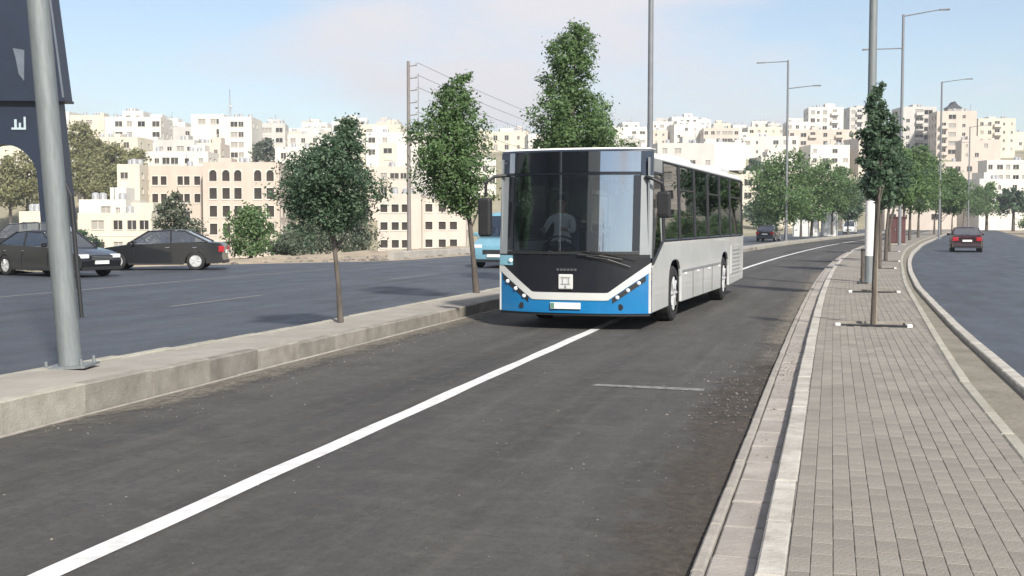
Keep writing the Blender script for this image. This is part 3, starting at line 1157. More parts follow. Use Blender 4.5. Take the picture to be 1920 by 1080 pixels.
def bus_seat(x, y, dz=0.0):
    s_ = MB().box(x - .21, x + .21, y - .22, y + .22, .80 + dz, .90 + dz).build('seat', M['seat'], bus)
    bevel(s_, .03)
    k = MB().prism([(y + .18, .88 + dz), (y + .25, .88 + dz), (y + .33, 1.55 + dz), (y + .27, 1.56 + dz)], x - .21, x + .21).build('backrest', M['seat'], s_)
    bevel(k, .02)
    MB().box(x - .05, x + .05, y - .05, y + .05, .42, .80 + dz).build('seat_leg', M['blackplastic'], s_)


for y in (3.2, 4.1, 5.0, 5.9, 6.8, 7.7, 8.6, 9.5, 10.3):
    for x in (-.93, -.48, .48, .93):
        bus_seat(x, y)
bus_seat(-.38, .84, .27)


# driver
def person_mesh(name, verts, edges, rads, matf, mats, levels=1):
    me = bpy.data.meshes.new(name)
    me.from_pydata(verts, edges, [])
    o = bpy.data.objects.new(name, me)
    C.objects.link(o)
    sk = o.modifiers.new('skin', 'SKIN')
    sk.use_smooth_shade = True
    su = o.modifiers.new('sub', 'SUBSURF')
    su.levels = su.render_levels = levels
    sv = me.skin_vertices[0].data
    for i, r_ in enumerate(rads):
        sv[i].radius = r_ if isinstance(r_, tuple) else (r_, r_)
        sv[i].use_root = (i == 0)
    dg = bpy.context.evaluated_depsgraph_get()
    new = bpy.data.meshes.new_from_object(o.evaluated_get(dg))
    bpy.data.objects.remove(o)
    new.materials.clear()
    for m_ in mats:
        new.materials.append(m_)
    for p in new.polygons:
        p.material_index = matf(p.center)
        p.use_smooth = True
    return new


V, Ed, Ra = [], [], []


def pv(p, r_, par=None):
    V.append(p)
    Ra.append(r_)
    if par is not None:
        Ed.append((par, len(V) - 1))
    return len(V) - 1


pel = pv((0, 0, .10), (.15, .12))
ab = pv((0, .0, .28), (.145, .11), pel)
chs = pv((0, -.02, .47), (.165, .12), ab)
upc = pv((0, -.02, .57), (.12, .09), chs)
nk = pv((0, -.03, .66), .052, upc)
hd0 = pv((0, -.045, .74), (.068, .08), nk)
hd1 = pv((0, -.045, .82), (.076, .092), hd0)
hd2 = pv((0, -.03, .89), (.062, .075), hd1)
for sg in (-1, 1):
    hip = pv((sg * .11, -.06, .08), .095, pel)
    kn = pv((sg * .15, -.46, .12), .062, hip)
    an = pv((sg * .15, -.54, -.30), .042, kn)
    ft = pv((sg * .15, -.72, -.36), .035, an)
    sh = pv((sg * .19, -.02, .55), .062, upc)
    el = pv((sg * .25, -.20, .34), .046, sh)
    wr = pv((sg * .19, -.43, .37), .030, el)
    pm = pv((sg * .175, -.50, .385), (.034, .022), wr)
    for q in range(4):
        fx = sg * (.200 - q * .017)
        a = pv((fx, -.555, .392 - abs(q - 1.2) * .004), .0095, pm)
        b = pv((fx, -.585, .372), .0085, a)
        pv((fx, -.575, .346), .0075, b)
    t1 = pv((sg * .148, -.505, .405), .010, pm)
    pv((sg * .135, -.545, .41), .0085, t1)


def pmat(c):
    if c.z > .635:
        return 2
    if c.y < -.40 and c.z > .28 and abs(c.x) > .1:
        return 2
    if c.z < .17:
        return 1
    return 0


dme = person_mesh('person', V, Ed, Ra, pmat, [M['shirt'], M['trousers'], M['skin']])
drv = link('person', dme)
drv.location = bus.matrix_basis @ Vector((-.38, .76, 1.24))
drv.rotation_euler = (0, 0, -BH)
tag(drv, 'person in pale blue shirt sitting at the steering wheel of the bus', 'person')
mb = MB()
rows = [(.80, .083, .097), (.85, .086, .102), (.90, .078, .094), (.94, .055, .070), (.965, .01, .012)]
for z, a, b in rows:
    for k in range(16):
        t = 2 * math.pi * k / 16
        front = max(0, -math.sin(t))
        mb.v.append((a * math.cos(t), -.030 + b * math.sin(t) + .035 * front, z + .035 * front * (z < .88)))
for i in range(len(rows) - 1):
    for k in range(16):
        mb.f.append((i * 16 + k, i * 16 + (k + 1) % 16, (i + 1) * 16 + (k + 1) % 16, (i + 1) * 16 + k))
        mb.m.append(0)
shade(mb.build('hair', M['hair'], drv), 60)
mb = MB()
mb.tube([(0, -.125, .815), (0, -.155, .775), (0, -.128, .765)], [.010, .016, .012], 6)
mb.build('nose', M['skin'], drv)
for sg in (-1, 1):
    mb = MB()
    mb.lathe((sg * .030, -.118, .815), (0, -1, 0), [(0, .012), (.010, .009), (.013, .001)], 8)
    mb.build('eye', M['hair'], drv)
    mb = MB()
    mb.lathe((sg * .078, -.035, .80), (sg, 0, 0), [(0, .028), (.018, .026), (.022, .001)], 8)
    mb.build('ear', M['skin'], drv)
MB().box(-.026, .026, -.134, -.120, .735, .744).build('mouth', M['maroon'], drv)


# ------------------------------------------------------------------ cars
def spot(px, Y, z=0.0):
    p = at(px, HZ, Y)
    return Vector((p.x, Y, z))


STY = {
    'sedan': dict(L=4.75, W=.90, ax=(.92, 3.72), r=.335, top=[(4.66, .52), (4.72, .86), (4.58, 1.0), (3.95, 1.03), (1.35, .95), (.55, .83), (.12, .70), (.0, .52)],
                  gh=[(1.28, .94), (2.02, 1.41), (2.9, 1.455), (3.35, 1.42), (4.15, 1.03)]),
    'suv': dict(L=4.60, W=.93, ax=(.92, 3.62), r=.375, top=[(4.52, .55), (4.58, .95), (4.50, 1.12), (4.2, 1.13), (1.25, 1.08), (.5, 1.0), (.12, .86), (.0, .6)],
                gh=[(1.2, 1.07), (1.85, 1.66), (2.9, 1.74), (4.15, 1.69), (4.48, 1.12)]),
    'van': dict(L=5.1, W=.96, ax=(.95, 4.05), r=.35, top=[(5.06, .55), (5.1, 1.05), (5.08, 1.22), (4.7, 1.22), (.9, 1.20), (.35, 1.05), (.06, .86), (.0, .6)],
                gh=[(.72, 1.19), (1.35, 1.98), (2.0, 2.12), (4.9, 2.12), (5.07, 1.22)]),
}


def car(name, label, cat, loc, rz, sty, paint, group=None):
    S = STY[sty]
    L, W, r = S['L'], S['W'], S['r']
    root = thing(name, label, cat, loc, rz, group)

    def sx(y, z):
        e = (y - L / 2) / (L / 2)
        return (1 - .16 * abs(e) ** 4) * (1 - .10 * max(0, (z - .75) / .5) ** 1.5 - .05 * max(0, (.45 - z) / .3))

    poly = [(.04, .34), (.16, .22)]
    for yc in S['ax']:
        for k in range(9):
            a = math.pi * k / 8
            poly.append((yc - (r + .05) * math.cos(a), .24 + (r + .12) * math.sin(a)))
    poly += [(L - .18, .25), (L - .05, .36)] + S['top']
    mb = MB()
    k = len(poly)
    nx = 4
    xsn = [-1, -.93, .93, 1]
    for q in xsn:
        for (y, z) in poly:
            cr_ = .0 if abs(q) < 1 else .02
            mb.v.append((q * W * sx(y, z), y - L / 2, z - (cr_ if z > .8 else 0)))
    for i in range(nx - 1):
        for j in range(k):
            a, b = i * k + j, i * k + (j + 1) % k
            mb.f.append((a, b, b + k, a + k))
            mb.m.append(0)
    mb.f.append(tuple(range(k)))
    mb.f.append(tuple(range((nx - 1) * k, nx * k))[::-1])
    mb.m += [0, 0]
    body = shade(mb.build('body', paint, root), 32)
    # glasshouse
    G = S['gh']
    z0 = G[0][1]
    zt = max(z for y, z in G)

    def gx(y, z):
        f = (z - z0) / (zt - z0)
        return W * (.89 - .17 * f)

    mb = MB()
    for q in (-1, 1):
        mb.v += [(q * gx(y, z), y - L / 2, z) for y, z in G]
    k = len(G)
    mb.f = [tuple(range(k)), tuple(range(2 * k - 1, k - 1, -1))] + [(i, i + k, i + k + 1, i + 1) for i in range(k - 1)]
    mb.m = [0] * len(mb.f)
    mb.build('windows', M['car_glass'], root)
    roof_pts = G[1:-1]
    mb = MB()
    for q in (-1.02, -.6, .6, 1.02):
        for y, z in roof_pts:
            mb.v.append((q * gx(y, z), y - L / 2, z + (.03 if abs(q) < 1 else .004)))
    k = len(roof_pts)
    for i in range(3):
        for j in range(k - 1):
            a = i * k + j
            mb.f.append((a, a + 1, a + k + 1, a + k))
            mb.m.append(0)
    rf = shade(mb.build('roof', paint, root), 50)
    so = rf.modifiers.new('solid', 'SOLIDIFY')
    so.thickness = .03
    for q in (-1, 1):
        for (a, b) in ((G[0], G[1]), (G[-2], G[-1])):
            MB().tube([(q * gx(*a), a[0] - L / 2, a[1]), (q * gx(*b), b[0] - L / 2, b[1])], .035, 6).build('pillar', paint, root)
        ym = (G[1][0] + G[-2][0]) / 2 + .15
        MB().tube([(q * gx(ym, z0) * 1.005, ym - L / 2, z0), (q * gx(ym, zt) * 1.005, ym - L / 2, zt - .02)], .03, 5).build('pillar', M['blackplastic'], root)
        # belt trim, handles, mirrors
        MB().tube([(q * (gx(1.5, z0) + .012), G[0][0] + .15 - L / 2, z0 + .015), (q * (gx(3, z0) + .012), G[-1][0] - .15 - L / 2, z0 + .04)], .012, 5).build('belt_trim', M['chrome'], root)
        for yh in (ym - .18, ym + .78):
            MB().tube([(q * W * sx(yh, .86) * 1.004, yh - L / 2, z0 - .12), (q * W * sx(yh, .86) * 1.004, yh + .16 - L / 2, z0 - .115)], .014, 5).build('door_handle', M['chrome'], root)
        for yd in (G[0][0] + .25, ym, ym + .98):
            MB().box(*sorted((q * W * .985, q * (W * 1.0015))), yd - L / 2 - .005, yd - L / 2 + .005, .36, z0 - .06).build('door_seam', M['blackplastic'], root)
        MB().box(*sorted((q * W * .90, q * W * 1.0)), S['ax'][0] + r + .1 - L / 2, S['ax'][1] - r - .1 - L / 2, .20, .26).build('sill', M['blackplastic'], root)
        mi = MB().box(*sorted((q * (W - .02), q * (W + .17))), G[0][0] + .22 - L / 2, G[0][0] + .32 - L / 2, z0 + .02, z0 + .16).build('wing_mirror', paint, root)
        bevel(mi, .03)
        zl = S['top'][-2][1]
        hl = MB().box(*sorted((q * W * .50, q * W * .84)), -L / 2 + .03, -L / 2 + .22, zl - .10, zl + .03).build('headlight', M['lampglass'], root)
        bevel(hl, .03)
        ztl = S['top'][1][1]
        tl = MB().box(*sorted((q * W * .55, q * W * .90)), L / 2 - .22, L / 2 - .015, ztl - .20, ztl + .02).build('tail_light', M['redglass'], root)
        bevel(tl, .02)
        for ax_ in S['ax']:
            wheel(root, q * (W - .13), ax_ - L / 2, r, r, .22, q)
    MB().box(-.26, .26, L / 2 - .03, L / 2 + .012, .62, .73).build('number_plate', M['plate'], root)
    MB().box(-.26, .26, -L / 2 - .02, -L / 2 + .03, .42, .53).build('number_plate', M['plate'], root)
    gr = MB().box(-W * .45, W * .45, -L / 2 - .012, -L / 2 + .05, .54, .70).build('grille', M['blackplastic'], root)
    for k in range(3):
        MB().box(-W * .44, W * .44, -L / 2 - .018, -L / 2 - .013, .565 + k * .045, .58 + k * .045).build('grille_bar', M['chrome'], gr)
    for yb in (-L / 2 + .02, L / 2 - .10):
        MB().box(-W * .8, W * .8, yb, yb + .08, .24, .34).build('bumper_insert', M['blackplastic'], root)
    # seats and lower cabin so that the glass is not empty
    for (x, y) in ((-.38, 2.3), (.38, 2.3), (-.4, 3.2), (.4, 3.2)):
        se = MB().box(x - .22, x + .22, y + .12 - L / 2, y + .28 - L / 2, z0 - .3, z0 + .28).build('car_seat', M['seat'], root)
        bevel(se, .05)
    return root


sedan_p = spot(303, 43.5)
car('sedan', 'black sedan parked side-on by the sandy verge across the left road', 'car', sedan_p, R(-84), 'sedan', M['car_black'])
car('sedan', 'black car partly hidden behind the leaning grey lamp post', 'car', spot(100, 38.5), R(58), 'sedan', M['car_black'])
car('hatchback', 'dark car at the far left edge behind the parked black sedan', 'car', spot(42, 52), R(-80), 'suv', M['car_dark'])
p = rd(71, 6.25)
car('sedan', 'dark red car driving away on the right-hand road', 'car', p, math.pi - hd(71), 'sedan', M['car_red'])
p = rd(108, -10.6)
car('sedan', 'dark car far away on the left road behind the bus', 'car', p, math.pi - hd(108), 'sedan', M['car_dark'])
p = spot(1594, 188)
car('van', 'white van far away near the end of the road', 'van', p, -hd(180), 'van', M['car_white'])
p = spot(962, 47)
car('van', 'pale blue minibus half hidden behind the left edge of the bus', 'minibus', p, -hd(42), 'van', M['car_blue'])


# ------------------------------------------------------------------ lamp posts, utility poles
def lamp_post(label, base, h, r0, r1, arms, lean=(0, 0), m=None, band=None, z0=0.0):
    """arms: (height, direction angle in world, length, rise)"""
    m = m or M['pole_far']
    root = thing('street_lamp', label, 'street lamp', base, 0, 'lamp posts along the medians')
    root.rotation_euler = (lean[1], lean[0], 0)
    n = 10
    sh = MB()
    sh.tube([(0, 0, h * k / n) for k in range(n + 1)], [r0 + (r1 - r0) * k / n for k in range(n + 1)], 12)
    shade(sh.build('post', m, root))
    bp = MB().box(-r0 * 1.9, r0 * 1.9, -r0 * 1.9, r0 * 1.9, 0, .025).build('base_plate', m, root)
    for a in (-1, 1):
        for b in (-1, 1):
            MB().tube([(a * r0 * 1.5, b * r0 * 1.5, .02), (a * r0 * 1.5, b * r0 * 1.5, .09)], .018, 6).build('anchor_bolt', m, bp)
    for (ah, an, ln, rise) in arms:
        d = Vector((math.cos(an), math.sin(an), 0))
        mb = MB()
        mb.tube([(0, 0, ah - .05), d * .12 + Vector((0, 0, ah)), d * (ln * .6) + Vector((0, 0, ah + rise * .6)), d * ln + Vector((0, 0, ah + rise))], [.05, .045, .04, .035], 8)
        ar = shade(mb.build('lamp_arm', m, root))
        c = d * ln + Vector((0, 0, ah + rise))
        px = Vector((-d.y, d.x, 0))
        hp = [c + d * a + px * b + Vector((0, 0, e)) for e in (-.05, .05) for a, b in ((-.05, -.09), (.65, -.13), (.65, .13), (-.05, .09))]
        mb = MB()
        mb.hexa(hp)
        hdo = mb.build('lamp_head', m, ar)
        bevel(hdo, .03)
        mb = MB()
        mb.hexa([c + d * a + px * b + Vector((0, 0, e)) for e in (-.058, -.052) for a, b in ((.05, -.08), (.6, -.1), (.6, .1), (.05, .08))])
        mb.build('lamp_lens', M['lampglass'], hdo)
    if band:
        mb = MB()
        rb = lambda z: r0 + (r1 - r0) * z / h + .004
        mb.tube([(0, 0, band[0]), (0, 0, band[1])], [rb(band[0]), rb(band[1])], 12)
        shade(mb.build('painted_band', M['white_band'], root))
    return root


def on_med(px, Y, z):
    q = spot(px, Y, z)
    return q


RT, LF = R(-14), R(166)
lp1 = lamp_post('thick grey lamp post leaning left on the left median in the foreground', on_med(127, 11.95, .245), 12.5, .118, .085,
                [(12.3, RT, 2.2, .2), (10.2, LF, 2.2, .1)], lean=(R(-3.9), 0), m=M['pole'])
cd = MB().tube([(.150, .02, .50), (.150, .02, 1.75)], .022, 8)
cdo = cd.build('conduit', M['blackplastic'], lp1)
MB().tube([(.128, .03, .80), (.150, .02, 1.75), (.10, .0, 1.9)], .012, 6).build('cable', M['wire'], lp1)
lamp_post('tall grey lamp post with white painted foot on the paved right median', on_med(1631, 31, .15), 15.2, .125, .085,
          [(15.0, RT, 2.4, .2), (12.8, LF, 2.2, .05)], m=M['pole'], band=(.7, 2.15))
lamp_post('thin lamp post rising behind the front corner of the bus roof', on_med(1218, 41, .185), 15.6, .11, .075, [(15.4, RT, 2.3, .2), (13.2, LF, 2.2, .05)])
lamp_post('distant double-armed lamp post above the green trees right of the bus', on_med(1474, 101, .185), 15.4, .12, .085, [(15.3, LF, 2.0, -.05), (13.0, RT, 2.1, .18)])
lamp_post('double-armed lamp post just right of the white-footed one', on_med(1687, 80, .15), 15.6, .12, .085, [(15.5, RT, 2.3, .32), (13.35, LF, 2.0, .0)])
lamp_post('farthest lamp post near the right edge with one arm to the right', on_med(1761, 116, .15), 15.4, .12, .085, [(15.35, RT, 2.2, .25)])
lamp_post('small distant lamp post far along the right road', on_med(1815, 170, .15), 15.4, .12, .085, [(15.35, RT, 2.2, .25), (13.2, LF, 2.0, 0)])
# short dark post beside the white-footed lamp post
t = thing('bollard', 'short dark bollard beside the white-footed lamp post', 'bollard', on_med(1619, 30.2, .15))
MB().tube([(0, 0, 0), (0, 0, .85)], .05, 10).build('post', M['bark'], t)
MB().lathe((0, 0, .85), (0, 0, 1), [(0, .05), (.03, .058), (.06, .04), (.07, .001)], 10).build('cap', M['blackplastic'], t)
MB().box(-.12, .12, -.08, .08, 0, .05).build('foot', M['blackplastic'], t)
# maroon cabinet on the median
t = thing('utility_cabinet', 'maroon metal cabinet standing between tree trunks on the median', 'cabinet', rd(83, 2.0, .15), -hd(80))
bevel(MB().box(-.6, .6, -.35, .35, .12, 1.95).build('housing', M['maroon'], t), .02)
MB().box(-.66, .66, -.41, .41, 0, .12).build('plinth', M['kerb'], t)
MB().box(-.68, .68, -.43, .43, 1.95, 2.02).build('cap', M['maroon'], t)
for q in (-.29, .29):
    d_ = MB().box(q - .27, q + .27, -.372, -.352, .2, 1.88).build('door', M['maroon'], t)
    MB().box(q - .03 - .2 * (q > 0) + .2 * (q < 0), q + .03 - .2 * (q > 0) + .2 * (q < 0), -.40, -.374, 1.0, 1.15).build('handle', M['chrome'], d_)


def utility_pole(label, base, h):
    t = thing('utility_pole', label, 'utility pole', base, 0, 'utility poles carrying the overhead wires')
    shade(MB().tube([(0, 0, 0), (0, 0, h)], [.115, .08], 10).build('post', M['concrete_pole'], t))
    att = []
    for k in range(6):
        z = h - .25 - k * .62
        br = MB().tube([(0, 0, z), (.42, 0, z + .05)], .03, 6).build('bracket', M['concrete_pole'], t)
        MB().lathe((.42, 0, z + .05), (0, 0, 1), [(0, .03), (.03, .06), (.07, .035), (.10, .055), (.14, .03), (.15, .001)], 8).build('insulator', M['tank'], br)
        att.append(Vector(base) + Vector((.42, 0, z + .2)))
    MB().tube([(.50, 0, h - 3.6), (.50, 0, h - .6)], .018, 6).build('stay_rod', M['concrete_pole'], t)
    return att


pa = spot(767, 60, -.1)
pb_ = spot(1206, 112, -.1)
pa_at = utility_pole('tall slender utility pole with brackets beside the pale block left of centre', pa, 10.0)
pb_at = utility_pole('far utility pole hidden behind the bus roof', pb_, 8.8)
for k in (0, 1, 2, 4, 5):
    a, b = pa_at[k], pb_at[k]
    pts = []
    for q in range(17):
        f_ = q / 16
        p = a.lerp(b, f_)
        p.z -= 4 * .55 * f_ * (1 - f_)
        pts.append(p)
    w = MB().tube(pts, .011, 4).build('overhead_wire', M['wire'])
    nm = ['topmost', 'second', 'third', '', 'second lowest', 'lowest'][k]
    tag(w, nm + ' overhead wire strung from the bracketed utility pole towards the bus', 'wire', 'overhead wires')
# low wall at the edge of the left road
lw = thing('low_wall', 'low pale concrete wall along the far side of the left road', 'wall', (0, 0, 0))
s = 46.0
while s < 75:
    mb = MB()
    hexa_s(mb, s, s + 2.0, -20.6, -20.3, -.3, .36 + .03 * math.sin(s * 3), .02, ch=.02)
    mb.build('wall_panel', M['wall_low'], lw)
    s += 2.0
# small white barrier wall / fence panels by the far left road
wl_ = thing('white_hoarding', 'white hoarding panels behind the far trees right of the bus', 'hoarding', (0, 0, 0))
for (xa, xb, ya, Y) in ((1487, 1518, 402, 150), (1522, 1536, 408, 152), (1540, 1571, 397, 154)):
    a, b = at(xa, ya, Y), at(xb, ya, Y)
    mb = MB().box(a.x, b.x, Y, Y + .15, -.1, a.z)
    mb.build('panel', M['bus_band'], wl_)
    for q in (a.x + .1, b.x - .1):
        MB().tube([(q, Y - .06, -.1), (q, Y - .06, a.z + .1)], .04, 6).build('post', M['pole_far'], wl_)


# ------------------------------------------------------------------ navy portal at the left edge
def prism_xz(mb, poly, y0, y1, mi=0):
    n = len(mb.v)
    k = len(poly)
    mb.v += [(a, y0, b) for a, b in poly] + [(a, y1, b) for a, b in poly]
    mb.f.append(tuple(range(n, n + k)))
    mb.f.append(tuple(range(n + 2 * k - 1, n + k - 1, -1)))
    mb.m += [mi, mi]
    for i in range(k):
        j = (i + 1) % k
        mb.f.append((n + i, n + k + i, n + k + j, n + j))
        mb.m.append(mi)
    return mb


pp = spot(15, 70, -1.0)
portal = thing('entrance_portal', 'tall dark navy entrance portal with arched opening at the left edge', 'portal', pp, R(4))
arc = [(1.95 * math.cos(math.pi * k / 14), 5.4 + 1.95 * math.sin(math.pi * k / 14)) for k in range(15)]
prism_xz(MB(), [(4.05, 0), (3.25, 10.0), (-3.25, 10.0), (-4.05, 0), (-2.25, 0)] + arc[::-1] + [(2.25, 0)], -.6, .6).build('arch_body', M['portal'], portal)
prism_xz(MB(), [(3.68, 10.0), (3.0, 16.2), (2.75, 18.5), (-2.75, 18.5), (-3.0, 16.2), (-3.68, 10.0)], -.95, .75).build('upper_panel', M['portal'], portal)
prism_xz(MB(), [(3.75, 9.85), (3.75, 9.995), (-3.75, 9.995), (-3.75, 9.85)], -1.0, .8).build('ledge', M['portal'], portal)
for q in (-1, 1):
    prism_xz(MB(), [(q * 3.60, 10.05), (q * 3.72, 10.05), (q * 3.04, 16.2), (q * 2.93, 16.2)][::q], -.985, -.955).build('edge_trim', M['portal_trim'], portal)
    prism_xz(MB(), [(q * 2.55, 12.9), (q * 3.15, 12.8), (q * 3.1, 11.6), (q * 2.85, 11.0), (q * 2.8, 12.2)][::q], -.99, -.955).build('wing_plate', M['portal_trim'], portal)
    prism_xz(MB(), [(q * .85, 12.9), (q * 1.5, 12.8), (q * 1.45, 11.0), (q * 1.15, 11.4), (q * 1.0, 12.3)][::q], -.99, -.955).build('wing_plate', M['portal_trim'], portal)
for (x0, x1, z0, z1) in ((.55, 1.38, 8.20, 8.32), (1.26, 1.38, 8.32, 8.95), (.72, .86, 8.32, 8.8), (.98, 1.10, 8.32, 8.6)):
    MB().box(x0, x1, -.66, -.605, z0, z1).build('letter', M['letter'], portal)


# ------------------------------------------------------------------ trees
def leaves_mesh(name, sections, n, size, m, r, clump=.34, flat=.5, fill=.5):
    """leaf-sized faces gathered in clumps through the crown; sections = (dx, dy, z, radius)"""
    rs = np.random.RandomState(r)
    zs = np.array([q[2] for q in sections])
    order = np.argsort(zs)
    zs = zs[order]
    dx = np.array([sections[i][0] for i in order])
    dy = np.array([sections[i][1] for i in order])
    ra = np.array([sections[i][3] for i in order])
    per = 34
    k = max(8, n // per)
    zc = rs.uniform(zs[0], zs[-1], k * 6)
    rc = np.interp(zc, zs, ra)
    keep = rs.rand(k * 6) < (rc / ra.max()) ** 1.15 + .04
    zc = zc[keep][:k]
    k = len(zc)
    rc = np.interp(zc, zs, ra)
    th = rs.uniform(0, 2 * np.pi, k)
    zn = (zc - zs[0]) / max(.1, ra.max())
    lobe = .5 * np.sin(th * 2 + zn * 4.3 + r) + .5 * np.sin(th * 3 - zn * 6.1 + r * 2.3) + .35 * np.sin(th * 5 + zn * 9.7 + r * .7)
    rad = rc * (fill + (1 - fill) * rs.rand(k)) * (.86 + .34 * lobe)
    inner = rs.rand(k) < .22
    rad[inner] *= .5
    cc = np.stack([np.interp(zc, zs, dx) + rad * np.cos(th), np.interp(zc, zs, dy) + rad * np.sin(th), zc], 1)
    cs = clump * ra.max() * rs.uniform(.55, 1.15, k) * (.45 + .55 * rc / ra.max())
    P = np.repeat(cc, per, 0) + rs.normal(0, 1, (k * per, 3)) * np.repeat(cs, per)[:, None] * np.array([.5, .5, .38])
    N = rs.normal(0, 1, (k * per, 3)) + np.array([0, 0, flat * 2]) + .9 * (np.repeat(np.stack([np.cos(th), np.sin(th), th * 0], 1), per, 0))
    N /= np.linalg.norm(N, axis=1)[:, None]
    T = rs.normal(0, 1, (k * per, 3))
    T -= (T * N).sum(1)[:, None] * N
    T /= np.linalg.norm(T, axis=1)[:, None]
    B = np.cross(N, T)
    sz = size * rs.uniform(.6, 1.35, k * per)[:, None]
    bend = N * sz * .18
    v = np.stack([P - T * sz, P - B * sz * .52 - bend, P + T * sz, P + B * sz * .52 - bend], 1).reshape(-1, 3)
    nq = k * per
    me = bpy.data.meshes.new(name)
    me.vertices.add(nq * 4)
    me.vertices.foreach_set('co', v.ravel().astype(np.float32))
    me.loops.add(nq * 4)
    me.loops.foreach_set('vertex_index', np.arange(nq * 4, dtype=np.int32))
    me.polygons.add(nq)
    me.polygons.foreach_set('loop_start', np.arange(0, nq * 4, 4, dtype=np.int32))
    me.materials.append(m)
    me.update(calc_edges=True)
    me.validate()
    return me, cc


def tree(name, label, base, trunk, tr, sections, n, size, m, seed, cat='tree', group=None, clump=.34, limbs=9, fill=.5, flat=.5):
    root = thing(name, label, cat, base, 0, group)
    sections = [(q[0], 0, q[1], q[2]) if len(q) == 3 else q for q in sections]
    me, cc = leaves_mesh('crown', sections, n, size, m, seed, clump, flat, fill)
    link('crown', me, root)
    mb = MB()
    pts = [Vector(p) for p in trunk]
    mb.tube(pts, [tr * (1.25 if i == 0 else 1) * (1 - .6 * i / len(pts)) for i in range(len(pts))], 9)
    tk = shade(mb.build('trunk', M['bark'], root), 60)
    r = random.Random(seed)
    zs = sorted(cc.tolist(), key=lambda q: q[2])
    for k in range(limbs):
        q = Vector(zs[int((k + .5) / limbs * len(zs) * .9)])
        f = min(.95, max(.35, .35 + .6 * k / limbs))
        i = min(len(pts) - 2, int(f * (len(pts) - 1)))
        a = pts[i].lerp(pts[i + 1], f * (len(pts) - 1) - i)
        if a.z > q.z - .1:
            a = pts[-2].lerp(pts[-1], .1) if pts[-2].z < q.z else pts[max(0, i - 1)].lerp(pts[i], .5)
        mid = a.lerp(q, .5) + Vector((0, 0, .06 * (q - a).length))
        MB().tube([a, mid, q], [tr * .38, tr * .25, tr * .10], 5).build('limb', M['bark'], tk)
    return root


def px_sections(rows, Y, base, cx=None):
    """crown outline given as (row, centre, half width) of the photograph, at depth Y"""
    out = []
    for (y, c, hw) in rows:
        a = at(c, y, Y)
        b = at(c + hw * 1.08, y, Y)
        out.append((a.x - base.x, a.z - base.z, max(.04, b.x - a.x)))
    return out


MEDG = 'young street trees on the left median'
b = spot(637, 18.2, .18)
tree('street_tree', 'small leaning street tree on the left median, nearest the camera', b, [(0, 0, 0), (-.03, 0, .6), (-.09, 0, 1.2), (-.17, 0, 1.85), (-.13, 0, 2.3), (.08, 0, 2.8)], .042,
     px_sections([(222, 655, 8), (255, 650, 30), (285, 626, 68), (310, 612, 86), (345, 611, 92), (375, 616, 88), (405, 624, 60), (430, 632, 26)], 18.2, b), 17000, .031, M['leaf_dark'], 11, group=MEDG, clump=.25)
b = spot(893, 25.7, .18)
tree('street_tree', 'pointed green street tree on the left median just left of the bus', b, [(0, 0, 0), (-.06, 0, .7), (-.15, 0, 1.6), (-.40, 0, 2.6), (-.42, 0, 3.6), (-.30, 0, 4.3)], .062,
     px_sections([(138, 872, 8), (165, 853, 28), (200, 850, 46), (245, 846, 64), (295, 843, 76), (335, 848, 74), (370, 862, 56), (400, 878, 30)], 25.7, b), 19000, .040, M['leaf'], 12, group=MEDG, clump=.235)
b = spot(1078, 32.2, .18)
tree('street_tree', 'tallest green tree rising behind the bus roof', b, [(0, 0, 0), (0, 0, 1.0), (.05, 0, 2.4), (-.05, 0, 4.0), (-.08, 0, 5.4), (.05, 0, 6.6)], .085,
     px_sections([(46, 1083, 10), (70, 1077, 38), (95, 1073, 48), (130, 1068, 46), (165, 1066, 44), (188, 1068, 56), (205, 1074, 82), (240, 1078, 88), (285, 1080, 84), (330, 1080, 45)], 32.2, b), 25000, .048, M['leaf'], 13, group=MEDG, clump=.215)
for k, (px, Y, rows, seed, lab) in enumerate((
        (1474, 103, [(292, 1478, 22), (318, 1470, 42), (350, 1468, 54), (385, 1470, 52), (412, 1472, 34), (425, 1474, 12)], 21, 'broad green tree with dark trunk right of the bus rear'),
        (1522, 128, [(308, 1545, 16), (335, 1538, 30), (365, 1532, 38), (395, 1528, 34), (415, 1524, 16)], 22, 'lighter green tree next to the broad one right of the bus'),
        (1560, 150, [(318, 1580, 10), (345, 1576, 24), (375, 1574, 28), (400, 1572, 18)], 23, 'smaller green tree at the end of the row right of the bus'))):
    rows = [(y - 4, c, hw * 1.22) for y, c, hw in rows]
    b = spot(px, Y, .18)
    tree('street_tree', lab, b, [(0, 0, 0), (0, 0, 1.5), (.05, 0, 3), (.1, 0, 5)], .14, px_sections(rows, Y, b), 6500, .14, M['leaf'], seed, group='trees along the far left median', clump=.34, limbs=6)

